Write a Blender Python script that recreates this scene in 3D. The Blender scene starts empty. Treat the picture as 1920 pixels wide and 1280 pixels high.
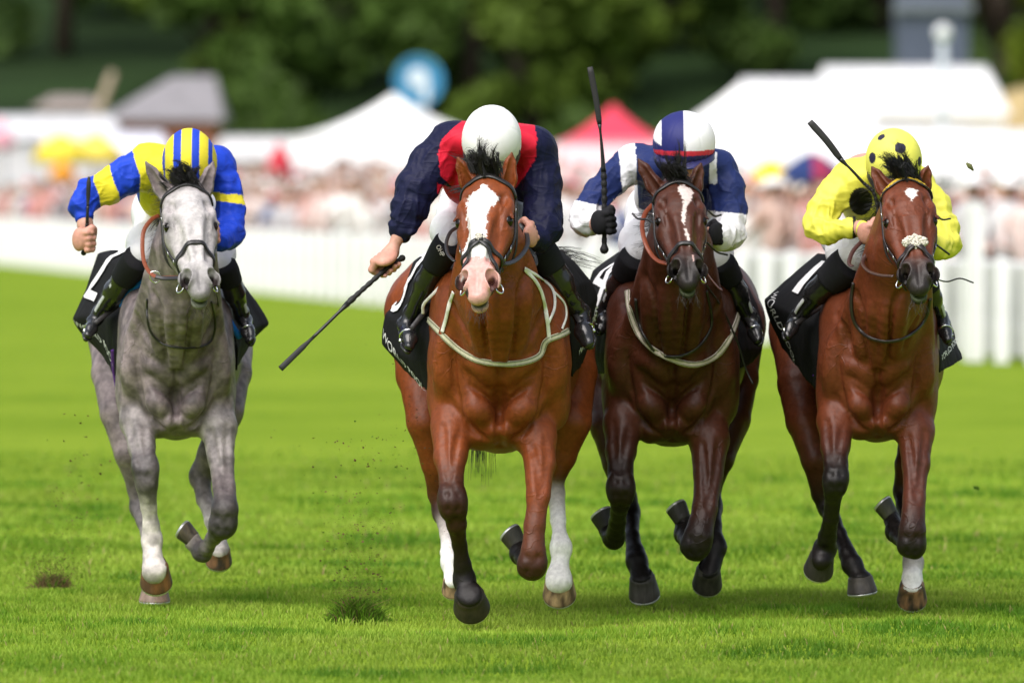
import bpy, math, random
import numpy as np
from mathutils import Vector, Matrix

random.seed(7); rng = np.random.default_rng(7)
SC = bpy.context.scene
COL = SC.collection
# ------------------------------------------------------------------ camera, light, exposure
HCAM = 1.634                      # photographer's eye height above the turf (m)
FPX = 400.0 / 36.0 * 1920.0       # 400 mm lens in pixels of the 1920 px photograph
YH = 350.0                        # picture row of the horizon
PITCH = math.atan((640.0 - YH) / FPX)
cam_data = bpy.data.cameras.new('camera')
cam_data.lens = 400.0; cam_data.sensor_width = 36.0
cam_data.clip_start = 1.0; cam_data.clip_end = 6000.0
cam_data.dof.use_dof = True
cam_data.dof.focus_distance = 42.2
cam_data.dof.aperture_fstop = 4.6
cam = bpy.data.objects.new('camera', cam_data); COL.objects.link(cam)
cam.location = (0, 0, HCAM); cam.rotation_euler = (math.pi / 2 - PITCH, 0, 0)
SC.camera = cam

world = bpy.data.worlds.new('World'); SC.world = world; world.use_nodes = True
wn = world.node_tree; wn.nodes.clear()
SUN_EL, SUN_AZ = math.radians(54), math.radians(208)   # azimuth clockwise from +Y: behind the camera, to its left
sky = wn.nodes.new('ShaderNodeTexSky'); sky.sky_type = 'NISHITA'; sky.sun_disc = False
sky.sun_elevation = SUN_EL; sky.sun_rotation = SUN_AZ
sky.air_density = 1.0; sky.dust_density = 3.0; sky.ozone_density = 1.0
hsv = wn.nodes.new('ShaderNodeHueSaturation'); hsv.inputs['Saturation'].default_value = 0.55   # cloud cover greys the sky
bg = wn.nodes.new('ShaderNodeBackground'); bg.inputs['Strength'].default_value = 0.068
wo = wn.nodes.new('ShaderNodeOutputWorld')
wn.links.new(sky.outputs[0], hsv.inputs['Color']); wn.links.new(hsv.outputs[0], bg.inputs[0]); wn.links.new(bg.outputs[0], wo.inputs[0])

sun_d = bpy.data.lights.new('sun', 'SUN'); sun_d.energy = 1.5; sun_d.angle = math.radians(62); sun_d.color = (1.0, 0.95, 0.92)
sun = bpy.data.objects.new('sun', sun_d); COL.objects.link(sun)
sd = Vector((math.sin(SUN_AZ) * math.cos(SUN_EL), math.cos(SUN_AZ) * math.cos(SUN_EL), math.sin(SUN_EL)))
sun.rotation_euler = sd.to_track_quat('Z', 'Y').to_euler()
sun.location = (-20, -20, 60)

SC.view_settings.view_transform = 'Standard'; SC.view_settings.look = 'None'
SC.view_settings.gamma = 1.0; SC.view_settings.use_curve_mapping = False
SC.view_settings.exposure = 1.42
SC.render.engine = 'CYCLES'
SC.cycles.use_denoising = True
SC.cycles.max_bounces = 6; SC.cycles.diffuse_bounces = 3; SC.cycles.glossy_bounces = 3
SC.cycles.transmission_bounces = 4; SC.cycles.transparent_max_bounces = 8
SC.cycles.caustics_reflective = False; SC.cycles.caustics_refractive = False

# ------------------------------------------------------------------ vectors and picture sight lines
def V(*a): return np.array(a, float)
def unit(v):
    v = np.asarray(v, float); return v / (np.linalg.norm(v, axis=-1, keepdims=True) + 1e-12)
CF = V(0, math.cos(PITCH), -math.sin(PITCH)); CU = V(0, math.sin(PITCH), math.cos(PITCH)); CX = V(1, 0, 0)
def W(px, py, Y):
    """world point on the sight line of a photograph pixel at distance Y"""
    px = np.asarray(px, float); py = np.asarray(py, float); Y = np.asarray(Y, float)
    d = ((px - 960) / FPX)[..., None] * CX + CF + ((640 - py) / FPX)[..., None] * CU
    return V(0, 0, HCAM) + d * (Y / d[..., 1])[..., None]
def gy(Y): return YH + HCAM * FPX / Y      # picture row of the ground at distance Y

# ------------------------------------------------------------------ object helpers
def link(o, parent=None):
    COL.objects.link(o)
    if parent is not None: o.parent = parent
    return o
def tag(o, label=None, cat=None, group=None, kind=None):
    if label: o['label'] = label
    if cat: o['category'] = cat
    if group: o['group'] = group
    if kind: o['kind'] = kind
    return o
def empty(name, loc, label=None, cat=None, group=None, rz=0.0):
    o = bpy.data.objects.new(name, None); o.empty_display_size = 0.2
    o.location = loc; o.rotation_euler = (0, 0, rz); link(o)
    return tag(o, label, cat, group)
def origin(parent):
    p = V(0, 0, 0)
    while parent is not None:
        p = p + np.array(parent.location[:]); parent = parent.parent
    return p
def mesh_np(name, verts, faces, mat, parent=None, col=None, smooth=True):
    """verts (n,3) in world space, faces (m,k) all of one size or a list of such arrays"""
    verts = np.asarray(verts, np.float64) - origin(parent)
    if isinstance(faces, np.ndarray): faces = [faces]
    me = bpy.data.meshes.new(name)
    me.vertices.add(len(verts)); me.vertices.foreach_set('co', verts.astype(np.float32).ravel())
    nl = sum(f.size for f in faces); nf = sum(len(f) for f in faces)
    me.loops.add(nl); me.polygons.add(nf)
    me.loops.foreach_set('vertex_index', np.concatenate([f.ravel() for f in faces]).astype(np.int32))
    starts = []; s = 0
    for f in faces:
        starts.append(s + np.arange(len(f)) * f.shape[1]); s += f.size
    me.polygons.foreach_set('loop_start', np.concatenate(starts).astype(np.int32))
    me.update(calc_edges=True)
    me.polygons.foreach_set('use_smooth', np.full(nf, smooth, bool))
    if col is not None:
        a = me.color_attributes.new('col', 'FLOAT_COLOR', 'POINT')
        c = np.ones((len(verts), 4), np.float32); c[:, :3] = col
        a.data.foreach_set('color', c.ravel())
    me.validate()
    if mat: me.materials.append(mat)
    o = bpy.data.objects.new(name, me)
    return link(o, parent)
class MB:
    """collects boxes, tubes and sheets in world space and links them as one mesh object"""
    def __init__(s): s.v = []; s.q = []; s.t = []; s.c = []; s.n = 0; s.cur = (1, 1, 1)
    def put(s, v, q=None, t=None, c=None):
        v = np.asarray(v, float).reshape(-1, 3)
        if q is not None and len(q): s.q.append(np.asarray(q, int) + s.n)
        if t is not None and len(t): s.t.append(np.asarray(t, int) + s.n)
        s.v.append(v); s.n += len(v)
        cc = np.asarray(s.cur if c is None else c, float)
        s.c.append(np.broadcast_to(cc, (len(v), 3)))
    def box(s, c, size, R=None, col=None):
        h = np.asarray(size, float) / 2
        g = np.array([[x, y, z] for x in (-1, 1) for y in (-1, 1) for z in (-1, 1)]) * h
        if R is not None: g = g @ np.asarray(R, float).T
        s.put(g + np.asarray(c, float), [[0, 1, 3, 2], [4, 6, 7, 5], [0, 4, 5, 1], [2, 3, 7, 6], [0, 2, 6, 4], [1, 5, 7, 3]], c=col)
    def tube(s, P, r, n=8, flat=None, fr=1.0, col=None, cap=True):
        """tube along P; with flat (direction per point) the section is an ellipse, fr times thinner along flat"""
        P = np.asarray(P, float); m = len(P); r = np.broadcast_to(np.asarray(r, float), (m,))
        T = unit(np.gradient(P, axis=0))
        if flat is None:
            N = np.zeros((m, 3)); a = V(0, 0, 1) if abs(T[0][2]) < .9 else V(1, 0, 0)
            for i in range(m):
                a = unit(a - T[i] * (a @ T[i])); N[i] = a
        else:
            F = np.broadcast_to(np.asarray(flat, float), (m, 3)); N = unit(F - T * np.sum(F * T, 1)[:, None])
        B = np.cross(T, N)
        th = np.arange(n) * 2 * math.pi / n
        v = P[:, None, :] + r[:, None, None] * (np.cos(th)[None, :, None] * N[:, None, :] * fr + np.sin(th)[None, :, None] * B[:, None, :])
        i = np.arange(m - 1)[:, None] * n; j = np.arange(n)[None, :]; k = (j + 1) % n
        q = np.stack([i + j, i + k, i + n + k, i + n + j], -1).reshape(-1, 4)
        v = v.reshape(-1, 3); t = None
        if cap:
            v = np.vstack([v, P[0], P[-1]]); a0 = m * n; jj = np.arange(n); kk = (jj + 1) % n
            t = np.vstack([np.stack([kk, jj, np.full(n, a0)], 1), np.stack([(m - 1) * n + jj, (m - 1) * n + kk, np.full(n, a0 + 1)], 1)])
        cc = None
        if col is not None:
            cc = np.asarray(col, float)
            if cc.ndim == 2: cc = np.repeat(cc, n, 0); cc = np.vstack([cc, cc[:1], cc[-1:]]) if cap else cc
        s.put(v, q, t, cc)
    def strap(s, P, N, w, th, col=None):
        """flat strap along P, face turned to N, w wide, th thick"""
        P = np.asarray(P, float); m = len(P); N = np.broadcast_to(np.asarray(N, float), (m, 3)); w = np.broadcast_to(np.asarray(w, float), (m,))
        T = unit(np.gradient(P, axis=0)); N = unit(N - T * np.sum(N * T, 1)[:, None]); B = np.cross(T, N)
        sec = [(-.5, 0), (-.46, .5), (-.3, 1), (.3, 1), (.46, .5), (.5, 0), (.4, -.4), (-.4, -.4)]
        v = np.stack([P + B * (w * a)[:, None] + N * th * b for a, b in sec], 1); n = len(sec)
        i = np.arange(m - 1)[:, None] * n; j = np.arange(n)[None, :]; k = (j + 1) % n
        q = np.stack([i + j, i + k, i + n + k, i + n + j], -1).reshape(-1, 4)
        e = [list(range(n))[:4], [0, 3, 4, 7], [4, 5, 6, 7]]
        e = np.array(e); q = np.vstack([q, e[:, ::-1], e + (m - 1) * n])
        s.put(v.reshape(-1, 3), q, c=col)
    def sphere(s, c, r, nu=14, nv=9, R=None, col=None):
        u = np.arange(nu) * 2 * math.pi / nu; w = np.linspace(0, math.pi, nv + 1)[1:-1]
        g = np.stack([np.outer(np.sin(w), np.cos(u)), np.outer(np.sin(w), np.sin(u)), np.outer(np.cos(w), np.ones(nu))], -1).reshape(-1, 3)
        g = np.vstack([g, [0, 0, 1], [0, 0, -1]]) * np.asarray(r, float)
        if R is not None: g = g @ np.asarray(R, float).T
        m = nv - 1; i = np.arange(m - 1)[:, None] * nu; j = np.arange(nu)[None, :]; k = (j + 1) % nu
        q = np.stack([i + j, i + nu + j, i + nu + k, i + k], -1).reshape(-1, 4)
        jj = np.arange(nu); kk = (jj + 1) % nu
        t = np.vstack([np.stack([jj, kk, np.full(nu, m * nu)], 1), np.stack([(m - 1) * nu + kk, (m - 1) * nu + jj, np.full(nu, m * nu + 1)], 1)])
        s.put(g + np.asarray(c, float), q, t, col)
    def sheet(s, G, th, col=None):
        """grid of points (a,b,3) thickened by th into a closed slab"""
        G = np.asarray(G, float); a, b = G.shape[:2]
        du = np.gradient(G, axis=0); dv = np.gradient(G, axis=1); N = unit(np.cross(du, dv))
        v = np.concatenate([(G + N * th / 2).reshape(-1, 3), (G - N * th / 2).reshape(-1, 3)])
        i = np.arange(a - 1)[:, None] * b; j = np.arange(b - 1)[None, :]
        q = np.stack([i + j, i + b + j, i + b + j + 1, i + j + 1], -1).reshape(-1, 4); o = a * b
        edge = list(range(b)) + [r * b + b - 1 for r in range(1, a)] + [(a - 1) * b + c for c in range(b - 2, -1, -1)] + [r * b for r in range(a - 2, 0, -1)]
        e = np.array(edge); f = np.roll(e, -1)
        rim = np.stack([e, f, f + o, e + o], 1)
        cc = None if col is None else (np.concatenate([col.reshape(-1, 3)] * 2) if np.ndim(col) > 1 else col)
        s.put(v, np.vstack([q, q[:, ::-1] + o, rim]), c=cc)
    def build(s, name, mat, parent=None, smooth=True):
        f = []
        if s.q: f.append(np.vstack(s.q))
        if s.t: f.append(np.vstack(s.t))
        return mesh_np(name, np.vstack(s.v), f, mat, parent, np.vstack(s.c), smooth)
def spline(P, n):
    """Catmull-Rom through P (k,d), n points"""
    P = np.asarray(P, float); k = len(P)
    if k == 2: return P[0] + (P[1] - P[0]) * np.linspace(0, 1, n)[:, None]
    Q = np.concatenate([(2 * P[0] - P[1])[None], P, (2 * P[-1] - P[-2])[None]])
    t = np.linspace(0, k - 1 - 1e-9, n); i = t.astype(int); f = (t - i).reshape((-1,) + (1,) * (P.ndim - 1))
    a, b, c, d = Q[i], Q[i + 1], Q[i + 2], Q[i + 3]
    return .5 * ((2 * b) + (c - a) * f + (2 * a - 5 * b + 4 * c - d) * f ** 2 + (3 * b - a - 3 * c + d) * f ** 3)

def roty(a): return np.array([[math.cos(a), 0, math.sin(a)], [0, 1, 0], [-math.sin(a), 0, math.cos(a)]])
def rotz(a): return np.array([[math.cos(a), -math.sin(a), 0], [math.sin(a), math.cos(a), 0], [0, 0, 1]])
# ------------------------------------------------------------------ noise
def vnoise(P, seed=0):
    P = np.asarray(P, float); i = np.floor(P).astype(np.int64); f = P - i; f = f * f * f * (f * (f * 6 - 15) + 10)
    def h(dx, dy, dz):
        n = (i[:, 0] + dx) * 73856093 ^ (i[:, 1] + dy) * 19349663 ^ (i[:, 2] + dz) * 83492791 ^ (seed * 2654435761)
        n = (n ^ (n >> 13)) * 1274126177 & 0xffffffff
        n = (n ^ (n >> 16)) * 668265263 & 0xffffffff
        return (n ^ (n >> 15)) / 4294967295.0
    r = 0
    for dx in (0, 1):
        wx = f[:, 0] if dx else 1 - f[:, 0]
        for dy in (0, 1):
            wy = f[:, 1] if dy else 1 - f[:, 1]
            for dz in (0, 1):
                wz = f[:, 2] if dz else 1 - f[:, 2]
                r = r + wx * wy * wz * h(dx, dy, dz)
    return r * 2 - 1
def fbm(P, seed=0, o=3):
    return sum(vnoise(np.asarray(P) * 2 ** k, seed + k) * .5 ** k for k in range(o)) / (2 - .5 ** (o - 1))

# ------------------------------------------------------------------ distance-field modelling
class SDF:
    def __init__(s): s.ops = []
    def _add(s, lo, hi, fn, k, mode, col): s.ops.append((np.asarray(lo, float), np.asarray(hi, float), fn, k, mode, col)); return s
    def ell(s, c, r, R=None, k=.03, col=None, mode='+'):
        c = np.asarray(c, float); r = np.broadcast_to(np.asarray(r, float), (3,)); R = np.eye(3) if R is None else np.asarray(R, float)  # columns = axes
        h = np.sqrt(((R * r) ** 2).sum(1)); A = (R / r).T; A2 = (R / r ** 2).T
        def fn(x, y, z):
            x, y, z = x - c[0], y - c[1], z - c[2]
            a = 0; b = 0
            for i in range(3):
                a = a + (A[i, 0] * x + A[i, 1] * y + A[i, 2] * z) ** 2
                b = b + (A2[i, 0] * x + A2[i, 1] * y + A2[i, 2] * z) ** 2
            a = np.sqrt(a); return a * (a - 1) / np.maximum(np.sqrt(b), 1e-6)
        return s._add(c - h, c + h, fn, k, mode, col)
    def cone(s, a, b, ra, rb, k=.02, col=None, n=None, flat=1.0, mode='+'):
        """flat > 1 squeezes the section along n"""
        a = np.asarray(a, float); b = np.asarray(b, float); ab = b - a; L2 = float(ab @ ab) + 1e-12
        rm = max(ra, rb); ec = flat ** 2 - 1 if n is not None else 0
        if n is not None: n = unit(np.asarray(n, float) - ab * (np.asarray(n, float) @ ab) / L2)
        c0, c1 = (col if isinstance(col, list) else [col, col])
        def T(x, y, z): return np.clip(((x - a[0]) * ab[0] + (y - a[1]) * ab[1] + (z - a[2]) * ab[2]) / L2, 0, 1)
        def fn(x, y, z):
            t = T(x, y, z); qx, qy, qz = x - a[0] - ab[0] * t, y - a[1] - ab[1] * t, z - a[2] - ab[2] * t
            q2 = qx * qx + qy * qy + qz * qz
            if ec:
                qn = qx * n[0] + qy * n[1] + qz * n[2]; q2 = q2 + ec * qn * qn
            return np.sqrt(q2) - (ra + (rb - ra) * t)
        cf = None
        if c0 is not None:
            c0 = np.asarray(c0, float); c1 = np.asarray(c1, float)
            cf = lambda x, y, z: c0 + (c1 - c0) * T(x, y, z)[:, None]
        return s._add(np.minimum(a, b) - rm, np.maximum(a, b) + rm, fn, k, mode, cf)
    def chain(s, P, R, k=.02, cols=None, n=None, flat=1.0):
        for i in range(len(P) - 1):
            c = None if cols is None else [cols[i], cols[i + 1]]
            s.cone(P[i], P[i + 1], R[i], R[i + 1], k, c, n, flat)
        return s
    @staticmethod
    def comb(F, d, k, mode):
        if mode == '-': F = -F
        h = np.maximum(k - np.abs(F - d), 0) / k
        r = np.minimum(F, d) - h * h * k * .25
        return -r if mode == '-' else r
    def ev(s, P):
        P = np.asarray(P, float); x, y, z = P[:, 0], P[:, 1], P[:, 2]; F = np.full(len(P), 3.0)
        for lo, hi, fn, k, mode, col in s.ops:
            m = np.all((P > lo - .12 - k) & (P < hi + .12 + k), axis=1)
            if m.any(): F[m] = s.comb(F[m], fn(x[m], y[m], z[m]), k, mode)
        return F
    def grad(s, P, e=.003):
        P = np.asarray(P, float)
        g = np.stack([s.ev(P + d) - s.ev(P - d) for d in np.eye(3) * e], 1)
        return unit(g)
    def snap(s, P, off=.0, it=5):
        P = np.array(P, float)
        for _ in range(it):
            g = s.grad(P); P = P - g * np.clip(s.ev(P) - off, -.05, .05)[:, None]
        return P, s.grad(P)
    def color(s, P, default, sig=.012):
        P = np.asarray(P, float); x, y, z = P[:, 0], P[:, 1], P[:, 2]
        Wt = np.full(len(P), 1e-9); C = np.outer(Wt, np.asarray(default, float))
        for lo, hi, fn, k, mode, col in s.ops:
            if mode == '-': continue
            m = np.all((P > lo - .05) & (P < hi + .05), axis=1)
            if not m.any(): continue
            w = np.exp(-np.clip(fn(x[m], y[m], z[m]), -.04, .3) / sig)
            c = np.asarray(default, float) if col is None else (col(x[m], y[m], z[m]) if callable(col) else np.asarray(col, float))
            Wt[m] += w; C[m] += w[:, None] * c
        return C / Wt[:, None]
    def mesh(s, h=.006, fine=None):
        """naive surface nets on a rectilinear grid; fine = list of (axis, lo, hi, h)"""
        lo = np.min([o[0] for o in s.ops if o[4] == '+'], 0) - .03; hi = np.max([o[1] for o in s.ops if o[4] == '+'], 0) + .03
        ax = []
        for a in range(3):
            c = [lo[a]]; fs = [f for f in (fine or []) if f[0] == a]
            while c[-1] < hi[a]:
                st = h
                for f in fs:
                    if f[1] <= c[-1] <= f[2]: st = min(st, f[3])
                c.append(c[-1] + st)
            ax.append(np.array(c, np.float32))
        X, Y, Z = ax; F = np.full((len(X), len(Y), len(Z)), 1.0, np.float32)
        for l, u, fn, k, mode, col in s.ops:
            sl = []
            for a, c in enumerate(ax):
                i0 = max(0, np.searchsorted(c, l[a] - k - 2 * h) - 1); i1 = min(len(c), np.searchsorted(c, u[a] + k + 2 * h) + 1); sl.append(slice(i0, i1))
            if any(q.start >= q.stop for q in sl): continue
            sl = tuple(sl); sub = F[sl]
            d = fn(X[sl[0]][:, None, None], Y[sl[1]][None, :, None], Z[sl[2]][None, None, :]).astype(np.float32)
            F[sl] = s.comb(sub, d, np.float32(k), mode)
        S = F < 0
        nx, ny, nz = S.shape
        cnt = np.zeros((nx - 1, ny - 1, nz - 1), np.uint8)
        for dx in (0, 1):
            for dy in (0, 1):
                for dz in (0, 1): cnt += S[dx:nx - 1 + dx, dy:ny - 1 + dy, dz:nz - 1 + dz]
        I = np.argwhere((cnt > 0) & (cnt < 8)); del cnt
        idx = np.full((nx - 1, ny - 1, nz - 1), -1, np.int32); idx[I[:, 0], I[:, 1], I[:, 2]] = np.arange(len(I))
        cor = [(dx, dy, dz) for dx in (0, 1) for dy in (0, 1) for dz in (0, 1)]
        vals = {c: F[I[:, 0] + c[0], I[:, 1] + c[1], I[:, 2] + c[2]] for c in cor}
        pos = {c: np.stack([X[I[:, 0] + c[0]], Y[I[:, 1] + c[1]], Z[I[:, 2] + c[2]]], 1).astype(np.float64) for c in cor}
        acc = np.zeros((len(I), 3)); n = np.zeros(len(I))
        for a in cor:
            for k in range(3):
                if a[k]: continue
                b = tuple(1 if j == k else a[j] for j in range(3))
                fa, fb = vals[a], vals[b]; m = (fa < 0) != (fb < 0)
                t = fa[m] / (fa[m] - fb[m]); acc[m] += pos[a][m] + (pos[b][m] - pos[a][m]) * t[:, None]; n[m] += 1
        verts = acc / n[:, None]
        quads = []
        for k in range(3):
            A = [slice(None)] * 3; B = [slice(None)] * 3; A[k] = slice(0, -1); B[k] = slice(1, None)
            sa, sb = S[tuple(A)], S[tuple(B)]
            E = np.argwhere(sa != sb); flip = sa[E[:, 0], E[:, 1], E[:, 2]]
            i, j = [(1, 2), (2, 0), (0, 1)][k]
            ok = (E[:, i] > 0) & (E[:, j] > 0) & (E[:, i] < S.shape[i] - 1) & (E[:, j] < S.shape[j] - 1); E = E[ok]; flip = flip[ok]
            def g(di, dj):
                q = E.copy(); q[:, i] -= di; q[:, j] -= dj; return idx[q[:, 0], q[:, 1], q[:, 2]]
            Q = np.stack([g(1, 1), g(0, 1), g(0, 0), g(1, 0)], 1); Q[~flip] = Q[~flip][:, ::-1]
            quads.append(Q)
        Q = np.vstack(quads); Q = Q[(Q >= 0).all(1)]
        return verts, Q
def smooth_mesh(v, q, it=1, lam=.5):
    e = np.concatenate([q[:, [0, 1]], q[:, [1, 2]], q[:, [2, 3]], q[:, [3, 0]]]); n = len(v)
    for _ in range(it):
        c = np.bincount(e[:, 0], minlength=n) + np.bincount(e[:, 1], minlength=n)
        a = np.stack([np.bincount(e[:, 0], v[e[:, 1], i], n) + np.bincount(e[:, 1], v[e[:, 0], i], n) for i in range(3)], 1)
        v = v + lam * (a / np.maximum(c, 1)[:, None] - v)
    return v
def vnormals(v, q):
    fn = np.cross(v[q[:, 2]] - v[q[:, 0]], v[q[:, 3]] - v[q[:, 1]]); n = np.zeros_like(v)
    for k in range(4):
        for i in range(3): n[:, i] += np.bincount(q[:, k], fn[:, i], len(v))
    return unit(n)

# ------------------------------------------------------------------ materials
MATS = {}
def nd(nt, t, **kw):
    n = nt.nodes.new(t)
    for k, v in kw.items():
        if k in n.inputs: n.inputs[k].default_value = v
        else: setattr(n, k, v)
    return n
def mat_attr(name, rough=.5, spec=.5, vary=.12, vscale=60, bump=.0, bscale=200, bdist=.002, sheen=0, coat=0, metal=0, bump2=0, b2scale=20, b2dist=.01, stretch=None, sss=0, vein=False, crease=0):
    """principled material coloured by the mesh's own colour attribute, with grain and fine relief"""
    if name in MATS: return MATS[name]
    m = bpy.data.materials.new(name); m.use_nodes = True; nt = m.node_tree; nt.nodes.clear()
    out = nd(nt, 'ShaderNodeOutputMaterial'); p = nd(nt, 'ShaderNodeBsdfPrincipled')
    nt.links.new(p.outputs[0], out.inputs[0])
    a = nd(nt, 'ShaderNodeVertexColor', layer_name='col')
    tc = nd(nt, 'ShaderNodeTexCoord'); co = tc.outputs['Object']
    if stretch:
        mp = nd(nt, 'ShaderNodeMapping'); mp.inputs['Scale'].default_value = stretch; nt.links.new(co, mp.inputs[0]); co = mp.outputs[0]
    nz = nd(nt, 'ShaderNodeTexNoise', Scale=vscale, Detail=4.0, Roughness=.6); nt.links.new(co, nz.inputs['Vector'])
    mr = nd(nt, 'ShaderNodeMapRange'); mr.inputs['From Min'].default_value = .3; mr.inputs['From Max'].default_value = .7
    mr.inputs['To Min'].default_value = 1 - vary; mr.inputs['To Max'].default_value = 1 + vary; nt.links.new(nz.outputs['Fac'], mr.inputs['Value'])
    mx = nd(nt, 'ShaderNodeVectorMath', operation='SCALE'); nt.links.new(a.outputs['Color'], mx.inputs[0]); nt.links.new(mr.outputs[0], mx.inputs['Scale'])
    nt.links.new(mx.outputs[0], p.inputs['Base Color'])
    p.inputs['Roughness'].default_value = rough; p.inputs['Specular IOR Level'].default_value = spec; p.inputs['Metallic'].default_value = metal
    if sheen: p.inputs['Sheen Weight'].default_value = sheen; p.inputs['Sheen Roughness'].default_value = .4
    if coat: p.inputs['Coat Weight'].default_value = coat; p.inputs['Coat Roughness'].default_value = .25
    if sss: p.inputs['Subsurface Weight'].default_value = sss; p.inputs['Subsurface Radius'].default_value = (.01, .004, .002); p.inputs['Subsurface Scale'].default_value = .5
    last = None
    if crease:    # sharp long folds of thin cloth
        for mpz, sc_, dd in (((1, 1, .45), 9.0, .016), ((.5, 1, 1.2), 15.0, .008)):
            mp = nd(nt, 'ShaderNodeMapping'); mp.inputs['Scale'].default_value = mpz; mp.inputs['Rotation'].default_value = (.3, .5, .2); nt.links.new(tc.outputs['Object'], mp.inputs[0])
            n5 = nd(nt, 'ShaderNodeTexNoise', Scale=sc_, Detail=1.5, Distortion=.6); nt.links.new(mp.outputs[0], n5.inputs['Vector'])
            a1 = nd(nt, 'ShaderNodeMath', operation='SUBTRACT'); a1.inputs[1].default_value = .5; nt.links.new(n5.outputs['Fac'], a1.inputs[0])
            a2 = nd(nt, 'ShaderNodeMath', operation='ABSOLUTE'); nt.links.new(a1.outputs[0], a2.inputs[0])
            a3 = nd(nt, 'ShaderNodeMapRange'); a3.inputs['From Min'].default_value = 0; a3.inputs['From Max'].default_value = .12; a3.inputs['To Min'].default_value = 1; a3.inputs['To Max'].default_value = 0; nt.links.new(a2.outputs[0], a3.inputs['Value'])
            a4 = nd(nt, 'ShaderNodeMath', operation='POWER'); a4.inputs[1].default_value = 1.8; nt.links.new(a3.outputs[0], a4.inputs[0])
            b = nd(nt, 'ShaderNodeBump', Strength=crease, Distance=dd); nt.links.new(a4.outputs[0], b.inputs['Height'])
            if last: nt.links.new(last, b.inputs['Normal'])
            last = b.outputs[0]
    for st, sc, di in ((bump2, b2scale, b2dist), (bump, bscale, bdist)):
        if st:
            n2 = nd(nt, 'ShaderNodeTexNoise', Scale=sc, Detail=3.0); nt.links.new(co, n2.inputs['Vector'])
            b = nd(nt, 'ShaderNodeBump', Strength=st, Distance=di); nt.links.new(n2.outputs['Fac'], b.inputs['Height'])
            if last: nt.links.new(last, b.inputs['Normal'])
            last = b.outputs[0]
    if vein:      # raised veins and skin folds under a thin coat
        n3 = nd(nt, 'ShaderNodeTexNoise', Scale=7.0, Detail=2.0); nt.links.new(co, n3.inputs['Vector'])
        ad = nd(nt, 'ShaderNodeVectorMath', operation='MULTIPLY_ADD'); ad.inputs[1].default_value = (.34, .34, .34); nt.links.new(n3.outputs['Color'], ad.inputs[0]); nt.links.new(co, ad.inputs[2])
        vo = nd(nt, 'ShaderNodeTexVoronoi', feature='DISTANCE_TO_EDGE', Scale=8.0); nt.links.new(ad.outputs[0], vo.inputs['Vector'])
        r = nd(nt, 'ShaderNodeMapRange'); r.interpolation_type = 'SMOOTHSTEP'; r.inputs['From Min'].default_value = 0; r.inputs['From Max'].default_value = .045; r.inputs['To Min'].default_value = 1; r.inputs['To Max'].default_value = 0
        nt.links.new(vo.outputs['Distance'], r.inputs['Value'])
        n4 = nd(nt, 'ShaderNodeTexNoise', Scale=4.0, Detail=1.0); nt.links.new(co, n4.inputs['Vector'])
        r2 = nd(nt, 'ShaderNodeMapRange'); r2.inputs['From Min'].default_value = .52; r2.inputs['From Max'].default_value = .68; nt.links.new(n4.outputs['Fac'], r2.inputs['Value'])
        ml = nd(nt, 'ShaderNodeMath', operation='MULTIPLY'); nt.links.new(r.outputs[0], ml.inputs[0]); nt.links.new(r2.outputs[0], ml.inputs[1])
        b = nd(nt, 'ShaderNodeBump', Strength=.38, Distance=.005); nt.links.new(ml.outputs[0], b.inputs['Height']); nt.links.new(last, b.inputs['Normal']); last = b.outputs[0]
    if last: nt.links.new(last, p.inputs['Normal'])
    MATS[name] = m; return m
def mat_flat(name, col, rough=.5, spec=.5, metal=0, coat=0, vary=.1, vscale=30, bump=0, bscale=100, bdist=.002):
    if name in MATS: return MATS[name]
    m = mat_attr(name, rough, spec, vary, vscale, bump, bscale, bdist, coat=coat, metal=metal)
    nt = m.node_tree
    v = [n for n in nt.nodes if n.type == 'VERTEX_COLOR'][0]; s = [n for n in nt.nodes if n.type == 'VECT_MATH'][0]
    nt.links.remove(s.inputs[0].links[0]); nt.nodes.remove(v); s.inputs[0].default_value = col
    return m
M_COAT = mat_attr('horse_coat', .45, .28, .20, 55, .35, 300, .0018, bump2=.34, b2scale=19, b2dist=.014, vein=True)
M_HAIR = mat_attr('horse_hair', .45, .4, .2, 90)
M_EYE = mat_flat('horse_eye', (.006, .004, .003), .12, .4)
M_LEATHER = mat_attr('strap_leather', .38, .5, .15, 80, .3, 300, .001)
M_RUBBER = mat_attr('rubber_grip', .6, .4, .15, 200, .5, 300, .002)
M_METAL = mat_flat('polished_steel', (.75, .75, .76), .18, .5, metal=1)
M_HOOF = mat_attr('hoof_horn', .5, .4, .35, 60, .4, 120, .002, stretch=(1, 1, .25))
M_SHOE = mat_flat('worn_aluminium', (.7, .7, .7), .35, .5, metal=.8, vary=.2)
M_SILK = mat_attr('jacket_silk', .52, .14, .05, 12, .10, 260, .001, crease=.22)
M_SILKS = mat_attr('smooth_silk', .50, .25, .05, 12, .10, 260, .001, crease=.09)
M_CAP = mat_attr('cap_silk', .55, .25, .04, 12, .10, 260, .001, bump2=.12, b2scale=22, b2dist=.006)
M_BREECH = mat_attr('breeches_cloth', .6, .35, .05, 20, .15, 300, .001, crease=.18)
M_SKIN = mat_attr('person_skin', .5, .4, .12, 60, .2, 300, .0008, sss=.08)
M_BOOT = mat_attr('boot_leather', .22, .55, .1, 50, .15, 60, .003, coat=.3)
M_CLOTH = mat_attr('saddle_cloth_fabric', .8, .15, .15, 60, .3, 500, .001, bump2=.3, b2scale=12, b2dist=.01)
M_GLOVE = mat_attr('glove_knit', .8, .2, .15, 100, .3, 400, .001)
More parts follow.
